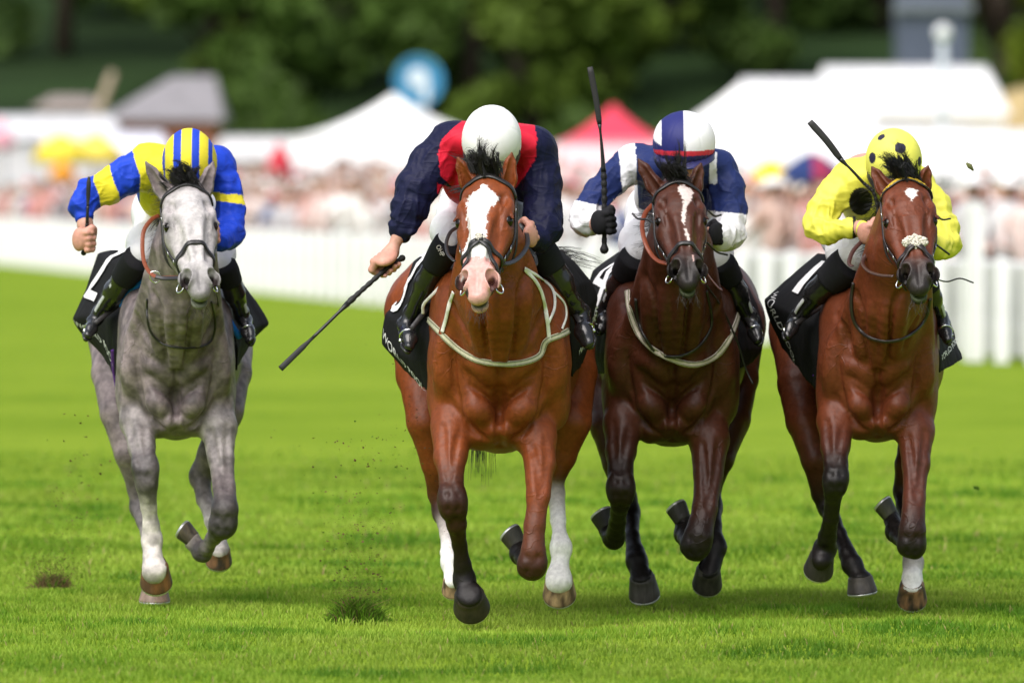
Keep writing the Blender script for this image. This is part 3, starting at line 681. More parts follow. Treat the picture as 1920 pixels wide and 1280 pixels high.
TR = [(-40, 470, 16, 9, 'mid', 'mid green tree at the far left edge of the wood'), (120, 440, 15, 8, 'dark', 'dark tree above the small beige building'), (255, 455, 15, 8, 'mid', 'tree directly behind the grey pavilion roof'),
      (395, 425, 14, 7, 'light', 'lighter green tree right of the grey pavilion roof'), (490, 410, 13, 6.5, 'mid', 'bushy tree between the pavilion and the tall white tent'), (610, 430, 15, 7, 'dark', 'dark tree behind the left slope of the tall white tent'),
      (730, 450, 16, 8, 'mid', 'tree behind the round blue sign'), (880, 420, 14, 8, 'mid', 'tree above the white capped jockey'), (1000, 405, 13, 6, 'light', 'light green tree right of the white cap'),
      (1120, 425, 14, 7, 'light', 'light green tree behind the raised whip tip'), (1240, 440, 15, 7, 'light', 'brighter tree above the quartered cap'), (1340, 455, 15, 6, 'blue', 'dark tree right of the brighter one above the quartered cap'),
      (1450, 430, 14, 7, 'mid', 'mid green tree above the stepped marquee'), (1570, 450, 15, 7, 'blue', 'blackish tree left of the grey tower'), (1650, 445, 15, 6, 'dark', 'tree hard against the left side of the grey tower'),
      (1870, 400, 13, 5, 'yel', 'yellow-green tree right of the grey tower'), (1960, 420, 14, 7, 'light', 'light tree cut by the right picture edge')]
for cx_, Y_, h_, w_, cn, lb in TR: tree(cx_, Y_, h_, w_ * 1.15, greens[cn], gt, lb, 5200, .06)
for k in range(12): tree(-100 + k * 190 + gt.uniform(-30, 30), 500 + gt.uniform(-12, 12), 20, 12, greens[('dark', 'blue', 'mid')[k % 3]], gt, 'dense dark tree in the back row of the wood', 4200, .05)
n = 15000; x = gt.uniform(-26, 26, n); y = gt.uniform(388, 398, n); z = gt.uniform(0, 1, n) ** 1.3 * (3.2 + 1.6 * np.sin(x * .5) + fbm(np.stack([x * .5, y * .1, x * 0], 1), 44, 2) * 2.5)
P = np.stack([x, y, z], 1); s = gt.uniform(.16, .34, n)[:, None]; A = unit(gt.normal(0, 1, (n, 3))); B = unit(np.cross(A, gt.normal(0, 1, (n, 3))))
v = np.stack([P - A * s, P - B * s * .7, P + A * s, P + B * s * .7], 1).reshape(-1, 3); cl = np.clip(.75 + .6 * fbm(P * .6, 45, 2), .3, 1.4)[:, None]
tag(mesh_np('undergrowth', v, np.arange(n)[:, None] * 4 + np.arange(4), M_BLADE, None, (V(.085, .145, .030) * cl * gt.uniform(.7, 1.3, (n, 1))).repeat(4, 0), False), 'leafy undergrowth along the foot of the wood', kind='stuff')
m = MB()
def shrub(cx_, py, Y, r, col, label):
    c = P3(cx_, py, Y); root = empty('shrub', (float(c[0]), Y, 0), label, 'shrub'); n = 700; g = gt
    P = c + unit(g.normal(0, 1, (n, 3))) * r * g.uniform(.5, 1, (n, 1)) * V(1, 1, .9); s = g.uniform(.10, .22, n)[:, None]; A = unit(g.normal(0, 1, (n, 3))); B = unit(np.cross(A, g.normal(0, 1, (n, 3))))
    v = np.stack([P - A * s, P - B * s * .7, P + A * s, P + B * s * .7], 1).reshape(-1, 3); k = np.arange(n)[:, None] * 4; mesh_np('foliage', v, k + np.arange(4), M_BLADE, root, np.array(col) * g.uniform(.6, 1.3, (n, 1)).repeat(4, 0), False)
    m = MB(); m.tube([V(c[0], Y, 0), c], [.12, .05], 6, col=(.06, .045, .035)); m.build('stem', M_BARK, root)
shrub(1940, 118, 312, .75, (.12, .17, .012), 'yellow-green shrub on the bank at the right edge')
shrub(1902, 150, 322, .28, (.05, .10, .012), 'dark green shrub beside the end of the highest marquee')
def project(P):
    d = np.asarray(P, float) - V(0, 0, HCAM); z = d @ CF
    return 960 + FPX * d[:, 0] / z, 640 - FPX * (d @ CU) / z
def rot_about(v, a, t):
    v = np.asarray(v, float); a = unit(a); return v * math.cos(t) + np.cross(a, v) * math.sin(t) + a * (a @ v) * (1 - math.cos(t))
def strands(mb, roots, tips, n_per, spread_r, spread_t, mid=None, r=.0012, curl=.02, col=(.02, .018, .017), seg=6, gen=None):
    """hair in locks: strands of a lock share a tip and a bend"""
    gen = gen or rng
    for a, b in zip(roots, tips):
        a = np.asarray(a, float); b = np.asarray(b, float); nl = max(3, n_per // 14)
        for _ in range(nl):
            la = a + gen.normal(0, 1, 3) * spread_r; fl = gen.uniform(.55, 1.08); lt = a + (b - a) * fl + gen.normal(0, 1, 3) * spread_t + (la - a) * .8
            m = (V(0, 0, 0) if mid is None else np.asarray(mid, float)) * gen.uniform(.6, 1.3) + gen.normal(0, curl, 3); lc = np.array(col) * gen.uniform(.7, 1.5)
            for _ in range(14):
                p0 = la + gen.normal(0, 1, 3) * spread_r * .35; p3 = lt + gen.normal(0, 1, 3) * min(spread_t * .35, .008) - (lt - la) * gen.uniform(0, .25); mm = m + gen.normal(0, curl * .2, 3)
                t = np.linspace(0, 1, seg)[:, None]; P = p0 * (1 - t) ** 2 + 2 * (1 - t) * t * ((p0 + p3) / 2 + mm) + p3 * t * t
                mb.tube(P, r * gen.uniform(.8, 1.4) * np.linspace(1, .2, seg), n=3, cap=False, col=lc * gen.uniform(.7, 1.3))

def make_hoof(root, C, d, t, wpx, Y, base, streak, shoe=True, tall=1.0):
    """hoof capsule: C coronet centre, d from coronet to sole, t towards the toe"""
    R = wpx * Y / FPX / 2; d = unit(d); t = unit(np.asarray(t, float) - d * (np.asarray(t, float) @ d)); sd = np.cross(d, t); H = R * 1.25 * tall
    n = 28; th = np.arange(n) * 2 * math.pi / n
    def ring(h, r, sh, fl):
        x = np.cos(th); y = np.sin(th)
        x = np.where(x < 0, x * (1 - .28 * fl), x * 1.08)
        return C + d * h + t * sh + r * (x[:, None] * t + (y * (1 + .06 * fl))[:, None] * sd)
    prof = [(-.25, .70, -.12, 0), (-.08, .78, -.06, .3), (0, .84, -.02, .6), (.06, .82, 0, 1), (.3, .87, .08, 1), (.6, .93, .17, 1), (.88, .99, .26, 1), (.98, 1.0, .29, 1), (1.0, .97, .29, 1), (.99, .86, .28, 1), (.93, .7, .25, 1), (.88, .3, .2, 1)]
    v = []; c = []
    base = np.array(base); streak = np.array(streak)
    for h, r, sh, fl in prof:
        g = ring(h * H, r * R, sh * R, fl); v.append(g)
        nz = fbm(np.stack([np.cos(th) * 3.1, np.sin(th) * 3.1, np.full(n, h * 1.2)], 1) + C * 7, 3)
        k = np.clip(nz * 2.2 + .35 + (.35 if h > .7 else 0), 0, 1)[:, None]
        c.append(base * (1 - k) + streak * k)
    v = np.vstack(v); c = np.vstack(c); m = len(prof)
    i = np.arange(m - 1)[:, None] * n; j = np.arange(n)[None, :]; k = (j + 1) % n
    q = np.stack([i + j, i + k, i + n + k, i + n + j], -1).reshape(-1, 4)
    v = np.vstack([v, C + d * H * .86 + t * R * .2]); c = np.vstack([c, streak * .5]); jj = np.arange(n)
    tri = np.stack([(m - 1) * n + jj, (m - 1) * n + (jj + 1) % n, np.full(n, m * n)], 1)
    ho = mesh_np('hoof', v, [q, tri], M_HOOF, root, c)
    if shoe:
        a = np.radians(np.linspace(-138, 138, 30)); x = np.cos(a); y = np.sin(a)
        P = C + d * H * 1.03 + t * .29 * R + R * .88 * (np.where(x < 0, x * .74, x * 1.08)[:, None] * t + (y * 1.04)[:, None] * sd)
        s = MB(); s.strap(P, d, R * .26, .007); s.build('shoe', M_SHOE, ho)
    return ho

def ray_hit(S, px, py, Ya, Yb, off=.0, it=60):
    """first crossing of the surface along each sight line, else None rows"""
    px = np.atleast_1d(np.asarray(px, float)); py = np.atleast_1d(np.asarray(py, float))
    Y = np.full(len(px), Ya); done = np.zeros(len(px), bool)
    for _ in range(it):
        a = ~done & (Y <= Yb)
        if not a.any(): break
        d = S.ev(W(px[a], py[a], Y[a])) - off; i_ = np.where(a)[0]; done[i_] = d < .001; Y[i_] = np.where(d < .001, Y[i_], Y[i_] + np.clip(d, .002, .10) * .85)
    return W(px, py, Y), (Y < Yb)

def patch(rows):
    """smooth surface through rows of world points; returns f(u,v) -> points (u down the rows, v along them)"""
    A = np.asarray(rows, float)
    def f(u, v):
        u = np.atleast_1d(u); v = np.atleast_1d(v)
        a, b = A.shape[:2]; uu = np.linspace(0, a - 1 - 1e-9, 41); ii = uu.astype(int); ff = (uu - ii)[:, None, None]; G = .8 * (A[ii] * (1 - ff) + A[ii + 1] * ff) + .2 * spline(A, 41); G = np.swapaxes(spline(np.swapaxes(G, 0, 1), 41), 0, 1)
        fu = np.clip(u, 0, 1) * 39.999; fv = np.clip(v, 0, 1) * 39.999; i = fu.astype(int); j = fv.astype(int); fu = (fu - i)[..., None]; fv = (fv - j)[..., None]
        return (G[i, j] * (1 - fu) + G[i + 1, j] * fu) * (1 - fv) + (G[i, j + 1] * (1 - fu) + G[i + 1, j + 1] * fu) * fv
    return f
def text_mesh(s):
    cu = bpy.data.curves.new('t', 'FONT'); cu.body = s; cu.resolution_u = 4
    o = bpy.data.objects.new('t', cu); COL.objects.link(o)
    dg = bpy.context.evaluated_depsgraph_get(); me = bpy.data.meshes.new_from_object(o.evaluated_get(dg))
    import bmesh
    bm = bmesh.new(); bm.from_mesh(me); bmesh.ops.triangulate(bm, faces=bm.faces[:])
    for _ in range(2): bmesh.ops.subdivide_edges(bm, edges=[e for e in bm.edges if e.calc_length() > .12], cuts=1, use_grid_fill=False)
    bmesh.ops.triangulate(bm, faces=bm.faces[:])
    v = np.array([x.co[:] for x in bm.verts]); f = np.array([[a.index for a in q.verts] for q in bm.faces]); bm.free()
    bpy.data.objects.remove(o); bpy.data.curves.remove(cu); bpy.data.meshes.remove(me)
    v = v[:, :2]; v = v - v.min(0); return v / v[:, 1].max(), f
def print_on(f, s, name, parent, org, du, dv, off, mat, bold=0):
    """lettering laid on a patch: org = (u,v) of the lower left, du / dv = patch steps per letter height along x and y"""
    v, t = text_mesh(s); org, du, dv = np.array(org), np.array(du), np.array(dv)
    uv = org + v[:, :1] * du + v[:, 1:] * dv
    P = f(uv[:, 0], uv[:, 1]); A = f(uv[:, 0] + .01, uv[:, 1]) - f(uv[:, 0] - .01, uv[:, 1]); B = f(uv[:, 0], uv[:, 1] + .01) - f(uv[:, 0], uv[:, 1] - .01)
    N = unit(np.cross(A, B)); s_ = np.sign(np.mean(N @ V(0, -1, .1))) or 1
    return mesh_np(name, P + N * off * s_, [t], mat, parent, np.full((len(P), 3), .8), False)

def build_horse(sp):
    Y0 = sp['Y']; S = SDF(); cx, hw, yb = sp['cx'], sp['hw'], sp['yb']; k1 = hw / 132.0; mpp = Y0 / FPX
    def w(p): return W(p[0], p[1], Y0 + p[2])
    def n(x, y, dy): return W(cx + x * hw, yb + y * k1, Y0 + dy)
    C = np.array(sp['coat']); CD = C * sp.get('dark_legs', .1) + V(.004, .004, .004)
    root = empty('horse', (float(n(0, 0, .7)[0]), Y0 + .7, 0), sp['label'], 'horse', 'racehorses galloping towards the camera')
    e = S.ell; f = k1
    # trunk: chest, barrel, withers and quarters
    e(n(0, -215, .30), (.20 * f, .28, .29 * f), k=.05)
    for s in (-1, 1):
        e(n(s * .50, -195, .27), (.128 * f, .27, .235 * f), k=.07)
        e(n(s * .62, -290, .42), (.10 * f, .28, .17 * f), k=.07)
    e(n(0, -200, .92), (.31 * f, .80, .325 * f), k=.08)
    e(n(0, -345, .50), (.13 * f, .36, .14 * f), k=.08)
    rp = sp['rump']; R_ = rp[2] * mpp
    e(w((rp[0], rp[1], 1.55)), (R_, .48, rp[3] * mpp), k=.10)
    e(w((rp[0], rp[1] - rp[3] * .28, 1.6)), (R_ * .91, .42, rp[3] * mpp * .74), k=.08)
    e(n(0, -62, .40), (.135 * f, .40, .10 * f), k=.05)
    # neck
    NK = [w(p) for p in sp['neck']]; NR = [p[3] * mpp for p in sp['neck']]
    for i in range(len(NK) - 1):
        S.cone(NK[i], NK[i + 1], NR[i] * 1.5, NR[i + 1] * 1.5, .05, None, V(1, 0, 0), 1.5)
    # throat and neck muscle bands
    a, b = NK[1], NK[-1]
    for s in (-1, 1):
        S.cone(a + V(s * NR[1] * .5, -NR[1] * 1.05, 0), b + V(s * NR[-1] * .42, -NR[-1] * .95, -.06), .030 * f, .038 * f, .035)
        S.cone(a + V(s * NR[1] * .86, -NR[1] * .3, 0), b + V(s * NR[-1] * .9, -.10, -.02), .03 * f, .05 * f, .05)
    # breast muscles, with the grooves between them
    for s in (-1, 1):
        e(n(s * .34, -120, .155), (.092 * f, .165, .150 * f), roty(s * .18), k=.035)
        e(n(s * .30, -60, .17), (.075 * f, .13, .085 * f), roty(-s * .35), k=.028)
        e(n(s * .66, -190, .20), (.090 * f, .16, .175 * f), roty(-s * .10), k=.045)
        e(n(s * .80, -112, .24), (.058 * f, .14, .110 * f), k=.035)
    # legs
    for lg in sp['legs']:
        J = lg['j']; P = [w(p) for p in J]; R = [p[3] * mpp for p in J]; cs = [np.array(c) if c is not None else C for c in lg['c']]
        fore = lg.get('fore', True); cs += [cs[-1]] * (len(P) - len(cs))
        S.cone(P[0], P[1], R[0], R[1], .03 if fore else .07, [cs[0], cs[1]])
        for i in range(1, len(P) - 1): S.cone(P[i], P[i + 1], R[i], R[i + 1], .016 if i > 1 else .02, [cs[i], cs[i + 1]])
        hf = lg['hoof']; hd_ = unit(hf['d']); ht = unit(np.asarray(hf['t'], float) - hd_ * (np.asarray(hf['t'], float) @ hd_)); hR = hf['w'] * mpp / 2
        e(w(hf['p']) - hd_ * hR * .12 + ht * hR * .02, (hR * .78, hR * .74, hR * .30), np.stack([ht, np.cross(hd_, ht), hd_], 1), k=.016, col=cs[-1])
        for (i, r, ez) in lg.get('knobs', []):   # joint bones: carpus, fetlock, hock
            ax = unit(P[min(i + 1, len(P) - 1)] - P[i - 1]); side = unit(np.cross(ax, V(0, 1, 0))); fr = np.cross(side, ax)
            rr = r * mpp
            for s in (-1, 1): e(P[i] + side * s * rr * .42 + fr * 0, (rr * .62, rr * .95, rr * ez), np.stack([side, fr, ax], 1), k=.012, col=cs[i])
            e(P[i] - fr * np.sign(fr @ V(0, 1, 0)) * rr * .35, (rr * .5, rr * .7, rr * ez * .8), np.stack([side, fr, ax], 1), k=.012, col=cs[i])
    # muscle lines on chest, shoulder, neck and forearm, carved into or raised on the skin
    LN = []
    def line(pts, r, depth, k, up=False): LN.append((spline([[cx + x * hw, yb + y * k1] for x, y in pts], 9), r, depth, k, up))
    def carve(H, ok, nn, r, depth, k, up):
        jobs = []
        for i in range(8):
            if ok[i] and ok[i + 1] and abs(H[i][1] - H[i + 1][1]) < .12:
                e0 = .35 + .65 * math.sin(math.pi * i / 8); e1 = .35 + .65 * math.sin(math.pi * (i + 1) / 8); o0 = r - depth * e0; o1 = r - depth * e1
                if up: jobs.append((H[i] - nn[i] * o0, H[i + 1] - nn[i + 1] * o1))
                else: jobs.append((H[i] + nn[i] * o0, H[i + 1] + nn[i + 1] * o1))
        for a_, b_ in jobs: S.cone(a_, b_, r, r, k, mode='+' if up else '-')
    MUS = [([(0, -215), (.01, -160), (0, -105)], .012, .013, .03, 0), ([(0, -105), (-.01, -70), (.01, -25)], .012, .018, .022, 0)]
    for s in (-1, 1):
        MUS += [([(s * .06, -98), (s * .22, -118), (s * .42, -140)], .007, .010, .018, 0), ([(s * .20, -40), (s * .34, -50), (s * .46, -72), (s * .58, -110)], .008, .013, .016, 0),
                ([(s * .58, -110), (s * .66, -150), (s * .68, -200)], .008, .009, .02, 0), ([(s * .10, -240), (s * .22, -290), (s * .38, -350)], .010, .012, .03, 0),
                ([(s * .16, -150), (s * .30, -175), (s * .48, -185)], .030, .008, .03, 1), ([(s * .20, -78), (s * .30, -88), (s * .40, -98)], .030, .010, .03, 1),
                ([(s * .14, -320), (s * .11, -250), (s * .06, -185)], .020, .010, .026, 1), ([(s * .27, -310), (s * .23, -245), (s * .17, -188)], .009, .012, .022, 0), ([(s * .42, -330), (s * .38, -265), (s * .31, -212)], .022, .011, .03, 1), ([(s * .80, -235), (s * .86, -180), (s * .84, -130)], .028, .007, .04, 1),
                ([(s * .45, -230), (s * .60, -270), (s * .72, -300)], .008, .008, .03, 0)]
    for pts, r, dp, k, upf in MUS: line(pts, r * f, dp * f, k * f, bool(upf))
    DENT = []
    for lg in sp['legs']:
        if not lg.get('fore', True): continue
        J = lg['j']; sd_ = 1 if J[2][0] > cx else -1
        a_, b_, c_, d_ = [np.array(J[i][:2], float) for i in (1, 2, 3, 4)]
        def rel(p): return ((p[0] - cx) / hw, (p[1] - yb) / k1)
        line([rel(a_ + V(-sd_ * 12, 10)), rel(b_ + V(-sd_ * 7, 0)), rel(c_ + V(sd_ * 4, 0))], .008, .005, .018)
        line([rel(a_ + V(sd_ * 18, 0)), rel(b_ + V(sd_ * 12, 0)), rel(c_ + V(sd_ * 7, -6))], .008, .0035, .02)
        DT = []
        ki = lg['knobs'][0][0]; kc = np.array(J[ki][:2], float); kr = lg['knobs'][0][1]
        for dx, dy in ((-.42, -.5), (.42, -.5), (-.35, .55), (.35, .55)):
            DENT.append((kc[0] + dx * kr, kc[1] + dy * kr))
    allp = np.vstack([l[0] for l in LN] + [np.array(DENT)]); HH, OK = ray_hit(S, allp[:, 0], allp[:, 1], Y0 - .8, Y0 + .9, it=45); NN = S.grad(HH)
    for i, l in enumerate(LN): carve(HH[i * 9:i * 9 + 9], OK[i * 9:i * 9 + 9], NN[i * 9:i * 9 + 9], *l[1:])
    for i in range(len(DENT)):
        j = len(LN) * 9 + i
        if OK[j]: S.ell(HH[j] + V(0, -.004, 0), .0085, None, .014, None, '-')
    # head -----------------------------------------------------------------
    P0, P1 = w(sp['poll']), w(sp['lip']); u = unit(P1 - P0); L = np.linalg.norm(P1 - P0); s0 = L / .62
    v = unit(CX - u * (CX @ u)); wv = np.cross(v, u); wv = wv * np.sign(wv @ V(0, -1, .3))
    v = rot_about(v, u, sp.get('twist', 0)); wv = rot_about(wv, u, sp.get('twist', 0))
    def h(a, b, c): return P0 + s0 * (u * a + v * b + wv * c)
    HR = np.stack([u, v, wv], 1); q = s0
    def he(c, r, k=.03, col=None, mode='+', tilt=0.0, yaw=0.0):
        Rm = HR
        if tilt or yaw:
            ct, st = math.cos(tilt), math.sin(tilt); Rm = HR @ np.array([[ct, 0, -st], [0, 1, 0], [st, 0, ct]])
            cy, sy = math.cos(yaw), math.sin(yaw); Rm = Rm @ np.array([[cy, -sy, 0], [sy, cy, 0], [0, 0, 1]])
        S.ell(h(*c), tuple(x * q for x in r), Rm, k, col, mode)
    face = C * sp.get('face', 1.0)
    he((.07, 0, -.105), (.13, .088, .10), .04, face)
    he((.17, 0, -.060), (.14, .090, .058), .04, face)
    for s in (-1, 1):
        he((.19, s * .050, -.14), (.155, .048, .115), .035, face)                  # cheek
        he((.185, s * .080, -.052), (.060, .024, .026), .03, face, yaw=-s * .25)      # brow ridge
        he((.245, s * .077, -.085), (.05, .028, .040), .02, face)
        S.cone(h(.27, s * .082, -.088), h(.42, s * .048, -.070), .013 * q, .008 * q, .018, face)   # facial crest
        S.cone(h(.2, s * .045, -.225), h(.50, s * .018, -.125), .034 * q, .024 * q, .03, face)    # jaw bone
        he((.085, s * .066, -.075), (.05, .03, .045), .02, face)
    S.cone(h(.17, 0, -.052), h(.50, 0, -.062), .074 * q, .046 * q, .03, face, wv, 1.25)
    S.cone(h(.24, 0, -.10), h(.50, 0, -.085), .085 * q, .046 * q, .04, face, wv, 1.05)
    for s in (-1, 1): S.cone(h(.25, s * .030, -.012), h(.47, s * .018, -.022), .013 * q, .010 * q, .02, face)
    # eye sockets
    for s in (-1, 1):
        he((.222, s * .108, -.056), (.024, .014, .017), .012, None, '-')
        S.cone(h(.19, s * .101, -.046), h(.225, s * .112, -.036), .006 * q, .006 * q, .008, face)
        S.cone(h(.20, s * .098, -.078), h(.245, s * .100, -.074), .005 * q, .004 * q, .008, face)
    # hollows above the eyes and beside the nasal bone
    for s in (-1, 1):
        he((.145, s * .070, -.026), (.026, .013, .012), .025, None, '-')
        he((.36, s * .058, -.030), (.075, .012, .020), .03, None, '-', yaw=-s * .18)
        he((.27, s * .062, -.016), (.05, .008, .012), .025, None, '-', yaw=-s * .10)
    # muzzle
    mz = np.array(sp['muzzle'])
    he((.515, 0, -.070), (.080, .054, .052), .03, mz)
    for s in (-1, 1):
        he((.522, s * .049, -.044), (.048, .038, .036), .014, mz, yaw=s * .30)
        he((.488, s * .040, -.022), (.030, .018, .010), .016, mz, yaw=s * .2)
    he((.575, 0, -.070), (.038, .040, .036), .018, mz)
    he((.580, 0, -.116), (.036, .034, .026), .016, mz)
    he((.595, 0, -.098), (.050, .060, .0055), .006, None, '-')
    S.cone(h(.50, 0, -.012), h(.585, 0, -.032), .006 * q, .005 * q, .016, mode='-')
    for s in (-1, 1):   # nostril openings, comma-shaped, deep
        he((.530, s * .056, -.030), (.035, .0225, .050), .006, None, '-', tilt=.55, yaw=s * .42)
        he((.508, s * .066, -.026), (.018, .010, .034), .006, None, '-', tilt=.3)
        S.cone(h(.53, s * .052, -.03), h(.50, s * .040, -.10), .015 * q, .010 * q, .006, mode='-')
    # ears
    for s, tip in ((-1, sp['ears'][0]), (1, sp['ears'][1])):
        bs = h(.035, s * .058, -.105); tp = w(tip); ax = unit(tp - bs); ln = np.linalg.norm(tp - bs)
        fr = unit(V(s * .35, -1, 0) - ax * (V(s * .35, -1, 0) @ ax)); sd = np.cross(ax, fr)
        ec = face
        S.cone(bs - ax * .02, bs + ax * ln * .35, .030 * q, .036 * q, .018, [ec, ec], fr, 1.15)
        S.cone(bs + ax * ln * .35, bs + ax * ln * .72, .036 * q, .024 * q, .012, [ec, ec], fr, 1.2)
        S.cone(bs + ax * ln * .72, tp - ax * .006, .024 * q, .005 * q, .008, [ec, ec * .6], fr, 1.2)
        S.cone(bs + ax * ln * .25 + fr * .030 * q, tp - ax * .02 + fr * .018 * q, .024 * q, .010 * q, .006, None, None, 1.0, '-')
    # mesh
    hb = [h(a, b, c) for a in (-.02, .63) for b in (-.12, .12) for c in (-.24, .02)]
    lo, hi = np.min(hb, 0), np.max(hb, 0)
    vv, qq = S.mesh(.0105, [(0, -99, 99, .0068), (2, -99, 99, .0068), (1, -99, Y0 + .34, .0062), (0, lo[0], hi[0], .0036), (1, lo[1] - .01, hi[1] - .06, .0044), (2, lo[2], hi[2], .0036)])
    N = vnormals(vv, qq)
    d = fbm(vv * V(16, 9, 9), 5, 3) * .0045
    loc = (vv - P0) @ HR / q; onhead = (loc[:, 2] > -.30) & (loc[:, 0] > -.05) & (loc[:, 0] < .70) & (np.abs(loc[:, 1]) < .16)
    d = np.where(onhead, d * .35, d); vv = vv + N * d[:, None]
    vv = smooth_mesh(vv, qq, 1, .4)
    c = S.color(vv, C)
    c = coat_colour(sp, vv, N, c, loc, onhead, C)
    body = mesh_np('body', vv, qq, M_COAT, root, c)
    # eyes
    for s in (-1, 1):
        m = MB(); m.sphere(h(.224, s * .0875, -.054), .0228 * q, 20, 14); m.build('eye', M_EYE, root)
    # lashes of the wind-blown forelock
    m = MB(); gen = np.random.default_rng(11 + int(cx))
    for (a, b, npt, sr, st, mid) in sp['forelock']:
        strands(m, [h(*a)], [w(b)], int(npt * 2.4), sr * 1.0, st * .8, mid + np.array([-.015, 0, 0]) if not isinstance(mid, tuple) else (mid[0] - .015, mid[1], mid[2]), .0013, .010, sp['hair'], gen=gen)
    m.build('forelock', M_HAIR, root)
    # mane along the crest
    m = MB()
    for i in range(26):
        t = i / 25; p = NK[0] * (1 - t) + NK[-1] * t + V(0, .5, 1) * (NR[0] * (1 - t) + NR[-1] * t) * .9
        strands(m, [p], [p + V(sp.get('mane_side', -1) * .10, .16, .02)], 9, .012, .035, (0, 0, .05), .0016, .02, sp['hair'], gen=gen)
    m.build('mane', M_HAIR, root)
    # tail
    m = MB(); tb = w((rp[0], rp[1] - rp[3] * .55, 2.02))
    for t in sp['tail']:
        strands(m, [tb], [w(t)], 420, .02, .032, (0, .12, .10), .0034, .02, sp['hair'], seg=7, gen=gen)
    m.build('tail', M_HAIR, root)
    # chin whiskers
    m = MB()
    for i in range(34):
        p = h(gen.uniform(.57, .63), gen.uniform(-.04, .04), gen.uniform(-.15, -.09)); dd = unit(u * 1.0 - wv * .4 + v * gen.uniform(-.9, .9))
        m.tube(np.array([p, p + dd * .015, p + dd * gen.uniform(.03, .05) + V(0, 0, -.004)]), [.0007, .0006, .0003], 3, cap=False, col=(.03, .025, .02))
    m.build('whiskers', M_HAIR, root)
    # hooves
    for lg in sp['legs']:
        hf = lg['hoof']; p = hf['p']
        make_hoof(root, w(p), hf['d'], hf['t'], hf['w'], Y0 + p[2], hf['c'], hf['s'], True, hf.get('tall', 1.0))
    ctx = dict(S=S, h=h, w=w, n=n, root=root, mpp=mpp, Y0=Y0, HR=HR, q=q, u=u, v=v, wv=wv, gen=gen, sp=sp)
    make_bridle(ctx)
    make_tack(ctx)
    return ctx

def coat_colour(sp, P, N, c, loc, onhead, C):
    px, py = project(P); P_ = P
    n1 = fbm(P_ * 7, 21, 3)[:, None]; n2 = fbm(P_ * 30, 31, 3)[:, None]
    c = c * (1 + .16 * n1 + .07 * n2)
    lx, lv, lw = loc[:, 0], loc[:, 1], loc[:, 2]
    if sp['kind'] == 'grey':
        m = np.clip(fbm(P_ * 26, 41, 3) * 1.4 + .5, 0, 1)[:, None]; big = np.clip(fbm(P_ * 4.5, 51, 2) + .5, 0, 1)[:, None]
        c = c * (.62 + .60 * m) * (.80 + .30 * big)
        f = np.clip((lx + .02) / .1, 0, 1) * onhead * np.clip((lw + .20) / .10, 0, 1)
        f = f * np.clip(1.15 - np.abs(lv) * 5.5, 0, 1)
        white = V(.52, .50, .49) * (.82 + .22 * m)
        c = c * (1 - f[:, None] * .85) + white * f[:, None] * .85
        dk = onhead * np.clip((lx - .45) / .10, 0, 1) * .75
        c = c * (1 - dk[:, None]) + V(.15, .14, .145) * dk[:, None]
        dk = onhead * np.exp(-(((lx - .225) / .03) ** 2 + ((np.abs(lv) - .095) / .022) ** 2)) * .75
        c = c * (1 - dk[:, None]) + V(.03, .03, .03) * dk[:, None]
    else:
        dk = onhead * np.exp(-(((lx - .225) / .035) ** 2 + ((np.abs(lv) - .10) / .022) ** 2)) * .6
        c = c * (1 - dk[:, None]) + C * .12 * dk[:, None]
        if sp.get('mealy', 0):
            dk = onhead * np.clip((lx - .44) / .10, 0, 1) * sp['mealy']
            c = c * (1 - dk[:, None]) + V(.018, .015, .014) * dk[:, None]
    # white markings, given as rows (picture y, left x, right x) on the face
    for rows, colr, rough in sp.get('marks', []):
        r = np.array(rows, float); jx = fbm(P_ * 95, 61, 3) * rough; jy = fbm(P_ * 90, 71, 3) * rough
        xl = np.interp(py + jy, r[:, 0], r[:, 1], left=9999, right=9999); xr = np.interp(py + jy, r[:, 0], r[:, 2], left=-9999, right=-9999)
        m = np.minimum(px + jx - xl, xr - px - jx) - .35 * rough; m = np.clip(m / 1.6 + .5, 0, 1) * onhead * (lw > -.13) * (N[:, 1] < .3)
        c = c * (1 - m[:, None]) + np.array(colr) * (1 + .06 * n2) * m[:, None]
    # inside of the nostrils and ears
    for s in (-1, 1):
        dn = np.sqrt(((lx - .532) / .030) ** 2 + ((lv - s * .055) / .021) ** 2); dn = np.maximum(dn, (lw + .036) / .012 + .6)
        m = np.clip(1.15 - dn, 0, 1) * onhead; m = np.clip(m * 3, 0, 1)
        c = c * (1 - m[:, None]) + np.array(sp.get('nostril', (.012, .009, .008))) * m[:, None]
    m = onhead * np.clip((lx - .560) / .02, 0, 1) * np.clip(1.3 - np.abs(lw + .100) / .012, 0, 1) * .9
    c = c * (1 - m[:, None]) + V(.07, .09, .035) * m[:, None]     # grass-stained lips
    return np.clip(c, .002, .9)

